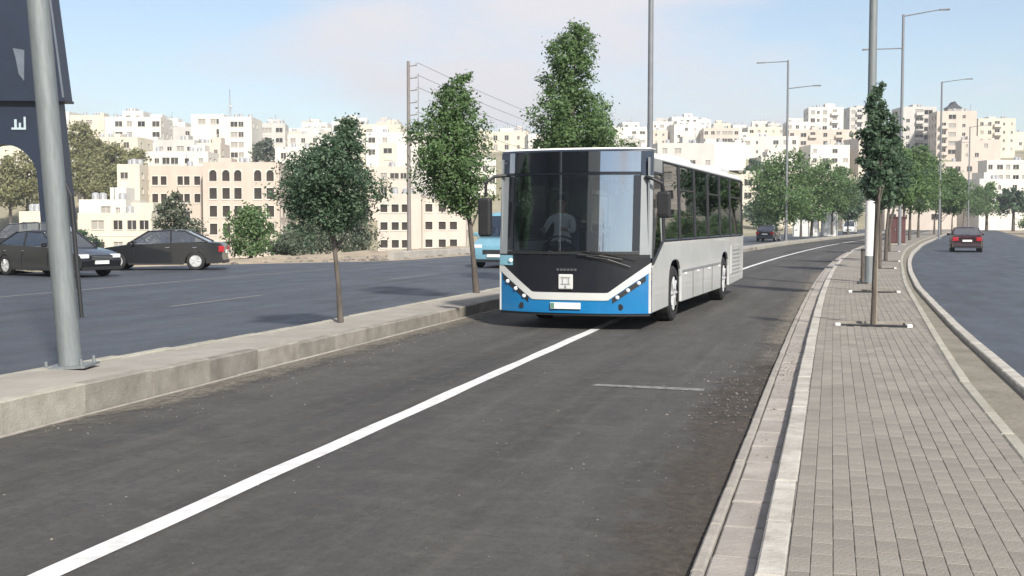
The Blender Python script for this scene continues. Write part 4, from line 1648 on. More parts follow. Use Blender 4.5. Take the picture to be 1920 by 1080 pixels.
# right-hand median: slender trees in pits
RMG = 'slender trees along the paved right median'
RT_ = [
    (1640, 18.0, [(262, 1652, 6), (290, 1655, 16), (320, 1656, 22), (350, 1652, 18)], 31, .034, 'nearest slender tree on the paved median, in a pit with white corner stones', 700, .045),
    (1641, 26.7, [(157, 1650, 7), (185, 1650, 20), (215, 1648, 28), (250, 1646, 36), (290, 1647, 38), (330, 1648, 36), (370, 1650, 24)], 32, .045, 'tall narrow dark tree behind the right-hand lamp post', 6200, .055),
    (1650, 40.5, [(248, 1662, 10), (280, 1664, 26), (320, 1664, 32), (360, 1660, 28), (395, 1655, 14)], 33, .07, 'third tree along the paved median, just behind the tall narrow one', 3600, .07),
    (1662, 48.0, [(275, 1676, 8), (300, 1680, 20), (340, 1680, 28), (380, 1676, 18)], 34, .07, 'fourth tree along the paved median', 2600, .08),
    (1668, 64.0, [(290, 1700, 10), (320, 1702, 22), (355, 1700, 28), (390, 1694, 18)], 35, .08, 'fifth tree along the paved median', 2600, .10),
    (1706, 106, [(278, 1724, 10), (305, 1722, 26), (340, 1718, 36), (375, 1714, 36), (402, 1710, 20)], 36, .12, 'round green tree on the median left of the farthest lamp post', 3200, .14),
    (1722, 124, [(300, 1744, 10), (330, 1744, 24), (365, 1742, 30), (398, 1736, 18)], 37, .12, 'second round green tree on the median', 2600, .15),
    (1752, 160, [(332, 1772, 8), (355, 1774, 20), (380, 1772, 24), (402, 1768, 14)], 38, .12, 'small far green tree on the median near the right edge', 2000, .17),
    (1785, 205, [(340, 1800, 8), (360, 1803, 18), (385, 1802, 20), (403, 1800, 10)], 39, .12, 'last small green tree on the median at the right edge', 1600, .2),
]
for (px, Y, rows, seed, tr, lab, n, lsz) in RT_:
    if seed > 32:
        rows = [(y - 6, c, hw * 1.25) for y, c, hw in rows]
        n = int(n * 1.6)
    b = spot(px, Y, .14)
    secs = px_sections(rows, Y, b)
    ztop = secs[0][1]
    xt_ = secs[0][0]
    x2 = secs[-1][0]
    tree('median_tree', lab, b, [(0, 0, 0), (.01, 0, ztop * .25), (x2 * .4, 0, ztop * .5), (x2 * .8, 0, ztop * .75), (xt_ * .9, 0, ztop * .93)], tr, secs, n, lsz,
         M['leaf_dark'] if seed in (31, 32, 33) else M['leaf'], seed, group=RMG, clump=.36, limbs=6)
st = MB().tube([(.062, .05, 0), (.066, .05, 2.25)], .014, 7).build('stake', M['stake'], bpy.data.objects['median_tree'])
MB().tube([(.075, .05, 0), (.08, .05, 2.7)], .015, 7).build('stake', M['stake'], bpy.data.objects['median_tree.001'])

for (px, Y, rows, seed, m, lab) in (
        (1436, 122, [(318, 1440, 14), (345, 1438, 30), (378, 1438, 36), (408, 1438, 30), (428, 1438, 16)], 141, 'leaf_dark', 'dark green tree between the bus rear and the broad green tree'),
        (1502, 140, [(325, 1506, 14), (350, 1506, 26), (380, 1506, 32), (408, 1504, 24)], 142, 'leaf', 'green tree squeezed between the broad and the lighter green trees'),
        (1590, 172, [(345, 1594, 10), (365, 1596, 22), (390, 1596, 26), (412, 1594, 16)], 143, 'leaf_dark', 'dark green tree left of the white-footed lamp post'),
        (1556, 165, [(340, 1556, 10), (360, 1556, 24), (388, 1556, 28), (412, 1556, 18)], 144, 'leaf', 'low green tree behind the white hoarding')):
    b = spot(px, Y, 0)
    tree('roadside_tree', lab, b, [(0, 0, 0), (0, 0, 1.5), (.05, 0, 3), (.1, 0, 5)], .14, px_sections(rows, Y, b), 4200, .17, M[m], seed, group='trees beyond the far left road', clump=.34, limbs=6)
for (px, Y, rows, seed, m, lab) in (
        (1694, 92, [(285, 1700, 10), (312, 1700, 24), (345, 1698, 30), (380, 1696, 24)], 151, 'leaf_dark', 'dark green tree close behind the maroon cabinet'),
        (1764, 150, [(318, 1786, 10), (340, 1788, 24), (370, 1788, 30), (400, 1784, 20)], 152, 'leaf', 'round green tree right of the farthest lamp post'),
        (1806, 250, [(348, 1830, 10), (365, 1832, 22), (388, 1832, 26), (404, 1832, 16)], 153, 'leaf', 'tiny far tree where the right road disappears')):
    b = spot(px, Y, .14)
    tree('median_tree', lab, b, [(0, 0, 0), (0, 0, 1.5), (.05, 0, 3), (.1, 0, 5)], .12, px_sections(rows, Y, b), 4200, .16, M[m], seed, group=RMG, clump=.34, limbs=6)

# tree pits
for i, (px, Y, w) in enumerate(((1640, 18.0, .47), (1641, 26.7, .47), (1650, 40.5, .47), (1662, 48, .47), (1668, 64, .47))):
    c = spot(px, Y, .13)
    t = thing('tree_pit', ['square tree pit with white corner stones round the nearest median tree', 'square tree pit round the tall narrow median tree',
                           'third tree pit along the paved median', 'fourth tree pit along the paved median', 'fifth tree pit along the paved median'][i], 'tree pit', c, -hd(Y), 'tree pits in the paving')
    MB().box(-w, w, -w * .6, w * .6, -.02, .012).build('soil', M['dirt'], t)
    for q in (-1, 1):
        MB().box(-w - .05, w + .05, *sorted((q * w * .6, q * (w * .6 + .05))), -.02, .052).build('frame_edge', M['blackplastic'] if q < 0 else M['kerb_dirty'], t)
        MB().box(*sorted((q * w, q * (w + .05))), -w * .6, w * .6, -.02, .050).build('frame_edge', M['kerb_dirty'], t)
        o = MB().box(q * (w + .05) - .04, q * (w + .05) + .04, -w * .6 - .07, -w * .6 + .02, -.02, .07).build('corner_stone', M['white_band'], t)
        bevel(o, .015)

# background vegetation beyond the left road
BG = [
    ('conifer', 'grey-green conical conifer behind the parked black sedan', 326, 78, [(355, 330, 5), (375, 326, 20), (400, 326, 36), (425, 328, 46), (450, 330, 46)], M['leaf_grey'], 2600, .13, 51),
    ('bush', 'bright green rounded bush on the verge right of the black sedan', 470, 66, [(390, 468, 22), (410, 466, 38), (435, 468, 46), (458, 470, 46), (476, 470, 36)], M['leaf'], 3600, .11, 52),
    ('bush', 'low scrub beside the bright green bush', 532, 70, [(440, 540, 22), (455, 540, 40), (470, 540, 44), (480, 540, 40)], M['leaf_grey'], 1800, .11, 53),
    ('roadside_tree', 'dark tree behind the leaning left median tree', 585, 90, [(308, 560, 20), (340, 562, 34), (380, 570, 40), (420, 575, 44), (455, 580, 44), (470, 582, 34)], M['leaf_dark'], 4200, .14, 54),
    ('roadside_tree', 'grey-green tree right of the leaning left median tree', 665, 95, [(372, 660, 26), (400, 664, 38), (430, 668, 44), (460, 670, 44), (475, 670, 36)], M['leaf_grey'], 3800, .13, 55),
    ('bush', 'grey scrub at the foot of the pale block left of centre', 612, 84, [(420, 620, 20), (445, 622, 34), (468, 622, 38)], M['leaf_grey'], 1600, .13, 56),
    ('bush', 'small dark shrub at the foot of the navy portal', 150, 66, [(432, 155, 10), (446, 160, 26), (462, 162, 30)], M['leaf_dark'], 1200, .10, 57),
]
for (nm, lab, px, Y, rows, m, n, lsz, seed) in BG:
    s0, o0 = road_inv(spot(px, Y).x, Y)
    gz = -.05 if o0 > -30 else terrain(spot(px, Y).x, Y)
    b = spot(px, Y, min(gz, at(px, rows[-1][0] + 6, Y).z))
    secs = px_sections(rows, Y, b)
    ztop = secs[0][1]
    tree(nm, lab, b, [(0, 0, -.3), (0, 0, ztop * .3), (secs[1][0] * .6, 0, ztop * .6), (secs[0][0], 0, ztop * .9)], .10, secs, n, lsz, m, seed, cat='bush' if nm == 'bush' else 'tree', clump=.36, limbs=5, fill=.35)


# ------------------------------------------------------------------ buildings
WIN = {}


def window_mesh(w, h, kind):
    key = (round(w, 2), round(h, 2), kind)
    if key in WIN:
        return WIN[key]
    shut = kind.endswith('_shut')
    kind = kind.replace('_shut', '')
    mb = MB()
    a, b = w / 2, h / 2
    g_ = .17
    mb.face([(-a, g_, -b), (a, g_, -b), (a, g_, b), (-a, g_, b)], 0)

    def ring(o, i, y0, y1, mi):
        for (x0, x1, z0, z1) in ((-a - o, -a + i, -b - o, b + o), (a - i, a + o, -b - o, b + o), (-a + i, a - i, -b - o, -b + i), (-a + i, a - i, b - i, b + o)):
            mb.box(x0, x1, y0, y1, z0, z1, mi)

    if kind == 'stone':
        ring(.13, .0, -.06, -.003, 1)
        mb.box(-a - .2, a + .2, -.10, -.061, -b - .20, -b - .13, 1)
    elif kind == 'arch':
        ring(.13, .0, -.06, -.003, 1)
        for q in (-1, 1):
            for k in range(5):
                t0, t1 = math.pi / 2 * k / 5, math.pi / 2 * (k + 1) / 5
                P0 = (q * a * math.cos(t0), b - a + a * math.sin(t0))
                P1 = (q * a * math.cos(t1), b - a + a * math.sin(t1))
                mb.face([(P0[0], -.004, P0[1]), (P1[0], -.004, P1[1]), (P1[0], -.004, b), (q * a, -.004, b) if k == 0 else (P0[0], -.004, b)], 1)
                mb.face([(P0[0], -.004, P0[1]), (P1[0], -.004, P1[1]), (P1[0], .16, P1[1]), (P0[0], .16, P0[1])], 1)
    elif kind == 'plain':
        mb.box(-a - .1, a + .1, -.09, -.003, -b - .12, -b - .01, 1)
        mb.box(-.04, .04, .10, .165, -b, b, 1)
    elif kind == 'sash':
        ring(-.002, .07, .09, .165, 1)
        mb.box(-.035, .035, .09, .163, -b + .07, b - .07, 1)
    ms = [M['shutter'] if shut else (M['hole'] if kind in ('stone', 'arch') else M['pane']), M['surround']]
    o = mb.build('window', ms)
    WIN[key] = o.data
    bpy.data.objects.remove(o)
    return WIN[key]


def facade(mb, org, ud, nrm, w, h, ops, dep=.2):
    """wall face with real openings; ops = (u0, u1, z0, z1) in wall coordinates"""
    us = sorted({0, w} | {o[0] for o in ops} | {o[1] for o in ops})
    zs = sorted({0, h} | {o[2] for o in ops} | {o[3] for o in ops})
    P = lambda u, z, d=0: (org[0] + ud[0] * u - nrm[0] * d, org[1] + ud[1] * u - nrm[1] * d, org[2] + z)
    for z0, z1 in zip(zs, zs[1:]):
        run = None
        for u0, u1 in zip(us, us[1:]):
            um, zm = (u0 + u1) / 2, (z0 + z1) / 2
            hole = any(o[0] < um < o[1] and o[2] < zm < o[3] for o in ops)
            if hole:
                if run is not None:
                    mb.face([P(run, z0), P(u0, z0), P(u0, z1), P(run, z1)])
                run = None
            elif run is None:
                run = u0
        if run is not None:
            mb.face([P(run, z0), P(w, z0), P(w, z1), P(run, z1)])
    for (u0, u1, z0, z1) in ops:
        for a, b in (((u0, z0), (u1, z0)), ((u1, z0), (u1, z1)), ((u1, z1), (u0, z1)), ((u0, z1), (u0, z0))):
            mb.face([P(*a), P(*b), P(*b, dep), P(*a, dep)])


def building(name, label, blocks, yaw=0.0, group=None, cat='building', seed=0, base=None, roofstuff=True):
    r = random.Random(seed + 100)
    d0 = blocks[0]['d']
    xc = (blocks[0]['x0'] + blocks[0]['x1']) / 2
    X = spot(xc, d0).x
    zb = min(terrain(spot(q['x0'], q['d']).x, q['d']) for q in blocks)
    zb = min(zb, min(terrain(spot(q['x1'], q['d']).x, q['d'] + q.get('dep', 9)) for q in blocks)) - .5
    if base is not None:
        zb = base
    root = thing(name, label, cat, (X, d0, zb), yaw, group)
    for bi, q in enumerate(blocks):
        d = q['d']
        wm = q.get('m', M['stone2'])
        xl = (q['x0'] - xc) / F * d + (d - d0) * 0
        xr = (q['x1'] - xc) / F * d
        yf = d - d0
        dep = q.get('dep', r.uniform(9, 13))
        top = at(xc, q['ytop'], d).z - zb
        par = .55
        w, h = xr - xl, top
        fh = q.get('fh', 3.1)
        kind = q.get('kind', 'plain')
        ww, wh = q.get('win', (1.25, 1.35))
        cols = q.get('cols', max(2, int(w / 3.1)))
        if isinstance(cols, int):
            cols = [w * (k + .5) / cols + r.uniform(-.25, .25) for k in range(cols)]
        else:
            cols = [(c - q['x0']) / F * d for c in cols]
        nr = q.get('rows', 99)
        rows = []
        z = h - par - q.get('first', 1.5)
        while z > 1.5 and len(rows) < nr:
            rows.append(z)
            z -= fh
        mb = MB()
        ops, wins = [], []
        skip = q.get('skip', .04)
        sizes = [r.choice([(ww, wh), (ww, wh), (ww * .6, wh * .75), (ww * 1.4, wh)]) if q.get('mix', True) else (ww, wh) for c in cols]
        balc = q.get('balc', [])
        for k, zc in enumerate(rows):
            for ci, c in enumerate(cols):
                a, b = sizes[ci]
                if c - a / 2 < .2 or c + a / 2 > w - .2 or (r.random() < skip):
                    continue
                if ci in balc:
                    a, b = max(a, 1.8), 2.1
                o_ = (c - a / 2, c + a / 2, zc - b / 2, zc + b / 2)
                if any(not (o_[1] < p[0] or o_[0] > p[1] or o_[3] < p[2] or o_[2] > p[3]) for p in ops):
                    continue
                ops.append(o_)
                wins.append((c, zc, a, b, ci in balc))
        facade(mb, (xl, yf, 0), (1, 0), (0, -1), w, h, ops)
        for (c, zc, a, b, ib) in wins:
            o = link('window', window_mesh(a, b, ('arch' if q.get('arch') and abs(zc - rows[0]) < .1 else kind) + ('_shut' if kind == 'plain' and r.random() < .3 else '')), root, (xl + c, yf, zc))
            if ib:
                bb = MB()
                bb.box(-1.45, 1.45, -1.15, -.01, -.14, 0)
                bb.box(-1.45, 1.45, -1.15, -1.03, .001, .95)
                bb.box(-1.45, -1.33, -1.03, -.01, .001, .95)
                bb.box(1.33, 1.45, -1.03, -.01, .001, .95)
                bb.build('balcony', wm, root, loc=(xl + c, yf, zc - 1.05))
        # side walls
        for side in (-1, 1):
            so, sw = [], []
            nc = max(1, int(dep / 3.6))
            if q.get('side', True):
                for zc in rows[:8]:
                    for k in range(nc):
                        c = dep * (k + .5) / nc
                        if r.random() < .25:
                            continue
                        so.append((c - ww * .4, c + ww * .4, zc - wh / 2, zc + wh / 2))
                        sw.append((c, zc))
            xw = xl if side < 0 else xr
            facade(mb, (xw, yf, 0), (0, 1), (side, 0), dep, h, so)
            for (c, zc) in sw:
                o = link('window', window_mesh(ww * .8, wh, kind), root, (xw, yf + c, zc))
                o.rotation_euler = (0, 0, R(90) * side)
        mb.face([(xl, yf + dep, 0), (xr, yf + dep, 0), (xr, yf + dep, h), (xl, yf + dep, h)])
        # parapet
        t_ = .25
        mb.face([(xl, yf, h), (xr, yf, h), (xr - t_, yf + t_, h), (xl + t_, yf + t_, h)])
        mb.face([(xl, yf + dep, h), (xr, yf + dep, h), (xr - t_, yf + dep - t_, h), (xl + t_, yf + dep - t_, h)])
        mb.face([(xl, yf, h), (xl + t_, yf + t_, h), (xl + t_, yf + dep - t_, h), (xl, yf + dep, h)])
        mb.face([(xr, yf, h), (xr - t_, yf + t_, h), (xr - t_, yf + dep - t_, h), (xr, yf + dep, h)])
        A = [(xl + t_, yf + t_), (xr - t_, yf + t_), (xr - t_, yf + dep - t_), (xl + t_, yf + dep - t_)]
        for i in range(4):
            a, b = A[i], A[(i + 1) % 4]
            mb.face([(*a, h), (*b, h), (*b, h - par), (*a, h - par)])
        me = bpy.data.meshes.new('wall')
        me.from_pydata(mb.v, [], mb.f)
        me.materials.append(wm)
        me.update()
        wo = link('wall', me, root)
        rb = MB().box(xl + t_ + .002, xr - t_ - .002, yf + t_ + .002, yf + dep - t_ - .002, h - par - .25, h - par + .003)
        rb.build('roof', M['roof_slab'], root)
        # string courses
        if q.get('band', r.random() < .5):
            for k in range(1, min(len(rows), 6)):
                zc = rows[k] + fh / 2
                sb = MB().box(xl - .05, xr + .05, yf - .06, yf - .003, zc - .1, zc + .1)
                sb.build('string_course', M['surround'], root)
        if roofstuff and q.get('roof', True):
            if w > 6 and r.random() < .75:
                hw = min(w * .35, r.uniform(2.5, 4.5))
                hx = r.uniform(xl + .6, xr - hw - .6)
                hh = r.uniform(1.6, 2.6)
                MB().box(hx, hx + hw, yf + dep * .45, yf + dep * .85, h - par, h - par + hh).build('stair_house', wm, root)
            for k in range(r.randint(1, 3)):
                tx = r.uniform(xl + .8, xr - .8)
                ty = yf + r.uniform(1.0, dep * .4)
                tk = MB()
                tk.lathe((tx, ty, h - par + .35), (0, 0, 1), [(0, .55), (1.1, .55), (1.25, .3), (1.3, .01)], 10)
                tk.box(tx - .45, tx + .45, ty - .45, ty + .45, h - par + .01, h - par + .349)
                tk.build('water_tank', M['tank'], root)
            if r.random() < .4:
                tx = r.uniform(xl + 1, xr - 1)
                MB().tube([(tx, yf + 2, h - par), (tx, yf + 2, h - par + r.uniform(2, 3.5))], .05, 5).build('aerial', M['wire'], root)
    return root


S1, S2, S3, S4, SH = M['stone1'], M['stone2'], M['stone3'], M['stone4'], M['shell']
# --- the unfinished concrete block and its neighbours on the near slope
building('apartment_building', 'large unfinished beige block with tall dark window openings above the bright green bush', [
    dict(x0=382, x1=524, ytop=304, d=215, m=SH, cols=[401, 425, 447, 484, 507], win=(1.35, 2.0), kind='stone', mix=False, skip=0, dep=14, fh=3.25, first=1.9, band=False, arch=True),
    dict(x0=270, x1=381.5, ytop=311, d=219, m=SH, cols=[286, 302, 333, 344.5, 364], win=(1.1, 1.6), kind='stone', mix=False, skip=.15, dep=12, fh=3.25, first=2.2, band=False),
    dict(x0=228, x1=269.5, ytop=308, d=213, m=S1, cols=[241, 262], win=(1.3, 1.1), kind='plain', mix=False, skip=.2, dep=12, fh=2.7, band=False),
], yaw=R(2), seed=1)
building('apartment_building', 'pale pinkish block with rows of small square windows left of the bus', [
    dict(x0=708, x1=790, ytop=363, d=205, m=S3, cols=[720, 741, 760, 783], win=(1.25, 1.35), kind='stone', mix=False, skip=0, dep=12, band=False, first=2.0),
    dict(x0=790.5, x1=872, ytop=372, d=206, m=S3, cols=[803, 828, 849], win=(1.25, 1.35), kind='stone', mix=False, skip=0, dep=11, band=False, first=1.1),
], seed=2)
building('villa', 'low cream two-tier villa behind the parked cars', [
    dict(x0=146, x1=284, ytop=399, d=170, m=S1, cols=[183, 221, 247, 270], win=(1.3, 1.3), kind='plain', dep=10, band=True, first=1.2),
    dict(x0=140, x1=228, ytop=374, d=172, m=S2, cols=[162, 190, 213], win=(1.0, 1.5), kind='plain', dep=10, band=False, first=1.2),
], seed=3)
building('villa', 'cream villa seen through the arch of the navy portal', [
    dict(x0=36, x1=82, ytop=396, d=168, m=S1, cols=3, kind='plain', dep=9), ], seed=4)
building('apartment_building', 'white terraced block with long flat roof above the unfinished block', [
    dict(x0=268, x1=392, ytop=284, d=262, m=S2, cols=[296, 313, 329, 352, 378], win=(1.6, 1.4), dep=12, band=True),
    dict(x0=276, x1=348, ytop=262, d=270, m=S4, cols=4, win=(1.6, 1.2), dep=10, band=False),
    dict(x0=340, x1=392, ytop=268, d=272, m=S3, cols=3, dep=9, band=False),
], seed=5)
building('tower_block', 'tallest white tower block with a radio mast on the left skyline', [
    dict(x0=413, x1=474, ytop=219, d=330, m=S2, cols=[441, 454, 467], win=(1.4, 1.4), dep=14, band=False, fh=2.85, skip=.05),
    dict(x0=352, x1=412.6, ytop=214, d=336, m=S2, cols=[372, 393, 404], win=(1.5, 1.4), dep=14, band=False, fh=2.9, skip=.2, roof=False),
], seed=6)
mast = at(425, 214, 337)
t = thing('radio_mast', 'thin radio mast rising from the tallest white tower block', 'mast', (mast.x, 341, mast.z - .7))
mb = MB()
for a, b in ((-.5, -.4), (.5, -.4), (0, .5)):
    mb.tube([(a, b, 0), (a * .25, b * .25, 5.8)], .07, 5)
for k in range(6):
    z = .5 + k * .9
    f_ = 1 - .75 * z / 5.8
    mb.tube([(-.5 * f_, -.4 * f_, z), (.5 * f_, -.4 * f_, z + .3), (0, .5 * f_, z + .6), (-.5 * f_, -.4 * f_, z + .9)], .04, 4)
mb.build('lattice', M['tank'], t)
MB().tube([(0, 0, 5.7), (0, 0, 8.2)], .06, 6).build('spike', M['wire'], t)
MB().lathe((.3, -.3, 3.2), (0, -1, 0), [(0, .5), (.15, .45), (.2, .01)], 10).build('dish', M['tank'], t)
NAMED = [
    ('white block with square windows left of the tallest tower', [dict(x0=200, x1=304, ytop=219, d=345, m=S2, cols=[226, 246, 268, 295], win=(1.5, 1.5), dep=13, skip=.25, band=False), dict(x0=226, x1=264, ytop=208, d=349, m=S2, cols=2, dep=9, rows=1)], 10),
    ('cream block on the skyline beside the navy portal', [dict(x0=135, x1=199, ytop=216, d=352, m=S1, cols=[140, 157, 171, 195], win=(1.3, 1.2), dep=12, band=False)], 11),
    ('small white house between two taller blocks on the left skyline', [dict(x0=306, x1=350, ytop=229, d=375, m=S2, cols=[317, 331, 340], win=(1.4, 1.4), dep=12, band=False)], 12),
    ('white house at the left skyline just clear of the navy portal', [dict(x0=112, x1=134, ytop=209, d=360, m=S2, cols=1, dep=10, band=False)], 13),
    ('cream house half hidden by olive trees on the left hillside', [dict(x0=168, x1=262, ytop=257, d=300, m=S1, cols=[190, 224, 240, 258], win=(1.4, 1.4), dep=10, band=False)], 14),
    ('greyish block right of the tallest tower', [dict(x0=479, x1=536, ytop=231, d=360, m=S4, cols=[492, 505, 525], win=(2.0, 1.3), dep=12, band=True)], 15),
    ('long low white block behind the leaning median tree', [dict(x0=540, x1=622, ytop=240, d=415, m=S2, cols=5, win=(1.5, 1.4), dep=12), dict(x0=562, x1=610, ytop=230, d=420, m=S2, cols=3, dep=9)], 16),
    ('white block with a step in its roof on the skyline left of the utility pole', [dict(x0=624, x1=676, ytop=228, d=400, m=S2, cols=3, dep=12), ], 17),
    ('cream block with paired windows just left of the utility pole', [dict(x0=674, x1=752, ytop=233, d=325, m=S1, cols=[694, 709, 725, 740], win=(1.6, 1.5), dep=12, fh=2.5, band=False, rows=2), dict(x0=680, x1=762, ytop=268, d=310, m=S1, cols=[696, 724, 747], win=(2.2, 1.3), dep=10, rows=3, band=True)], 18),
    ('pinkish house low on the slope behind the utility pole', [dict(x0=690, x1=768, ytop=312, d=255, m=S3, cols=[720, 740, 757], win=(1.3, 1.2), dep=10, band=False)], 19),
    ('white house behind the pointed street tree', [dict(x0=772, x1=868, ytop=246, d=400, m=S2, cols=6, dep=11)], 20),
    ('cream house between the pointed tree and the bus', [dict(x0=886, x1=985, ytop=247, d=400, m=S1, cols=[908, 929, 950, 972], win=(1.3, 1.6), dep=11, band=False)], 21),
    ('white block between the pointed tree and the bus lower on the slope', [dict(x0=872, x1=930, ytop=300, d=290, m=S2, cols=4, dep=10)], 22),
    ('low white house right of the tallest tree', [dict(x0=1150, x1=1212, ytop=238, d=430, m=S2, cols=[1188, 1204], win=(1.4, 1.0), dep=10)], 23),
    ('long pale terrace on the skyline above the bus roof', [dict(x0=1220, x1=1316, ytop=228, d=520, m=S2, cols=7, dep=12), dict(x0=1262, x1=1312, ytop=219, d=525, m=S2, cols=4, dep=10)], 24),
    ('peach apartment row above the middle of the bus roof', [dict(x0=1318, x1=1384, ytop=240, d=500, m=S3, cols=6, win=(1.5, 1.4), dep=12)], 25),
    ('pale block with a regular grid of dark windows above the bus rear', [dict(x0=1376, x1=1466, ytop=263, d=415, m=S2, cols=[1384, 1400, 1409, 1416, 1432, 1444, 1456], win=(1.3, 1.6), dep=12, fh=3.2, mix=False, skip=.05, band=False)], 26),
    ('cream house with roof terrace left of the far lamp post', [dict(x0=1400, x1=1470, ytop=238, d=540, m=S1, cols=5, dep=12)], 27),
    ('large beige hillside block with balconies left of the right-hand lamp post', [dict(x0=1478, x1=1602, ytop=243, d=460, m=S3, cols=[1484, 1505, 1522, 1545, 1570, 1592], win=(1.5, 1.5), dep=13, balc=[2, 4], band=True), dict(x0=1522, x1=1586, ytop=201, d=470, m=S2, cols=[1530, 1540, 1552, 1570], win=(1.7, 1.6), dep=12, balc=[3], rows=3), dict(x0=1480, x1=1521, ytop=228, d=468, m=S2, cols=3, dep=10, rows=2)], 28),
    ('pale block just behind the right-hand lamp post', [dict(x0=1590, x1=1640, ytop=201, d=500, m=S4, cols=4, dep=12, balc=[1])], 29),
    ('grey-white block with wide balconies right of the narrow dark tree', [dict(x0=1688, x1=1752, ytop=200, d=440, m=S4, cols=[1699, 1720, 1737], win=(2.2, 1.6), dep=12, balc=[1], band=True)], 30),
    ('pinkish tower block with dark roof hut at the right edge', [dict(x0=1754, x1=1826, ytop=208, d=420, m=S3, cols=[1766, 1782, 1803], win=(1.8, 1.5), dep=12, balc=[0], band=False)], 31),
    ('low pink house under the tower at the right edge', [dict(x0=1758, x1=1830, ytop=303, d=330, m=S3, cols=[1778, 1794, 1815], win=(1.4, 1.4), dep=10, band=False)], 32),
    ('cream block beyond the tower at the right edge', [dict(x0=1830, x1=1900, ytop=222, d=440, m=S1, cols=5, dep=12, balc=[2])], 33),
    ('white house low down at the far right edge', [dict(x0=1848, x1=1925, ytop=300, d=350, m=S2, cols=5, dep=10)], 34),
    ('white house at the upper left corner beside the navy portal', [dict(x0=-30, x1=40, ytop=222, d=340, m=S2, cols=4, dep=12)], 35),
]
for (lab, bl, seed) in NAMED:
    building('house' if 'house' in lab else 'apartment_building', lab, bl, yaw=R(random.Random(seed).uniform(-6, 6)), seed=seed)
# dark hut on the tower roof at the right
q = at(1794, 208, 423)
t = thing('roof_hut', 'dark pitched roof hut on top of the tower at the right edge', 'hut', (q.x, 427, q.z - .56))
prism_xz(MB(), [(-2.4, 0), (2.4, 0), (2.4, 1.8), (-2.4, 1.8)], -2, 2).build('wall', M['roof_slab'], t)
prism_xz(MB(), [(-2.8, 1.8), (2.8, 1.8), (1.0, 2.9), (0, 4.2), (-1.0, 2.9)], -2.3, 2.3).build('roof', M['grey_office'], t)

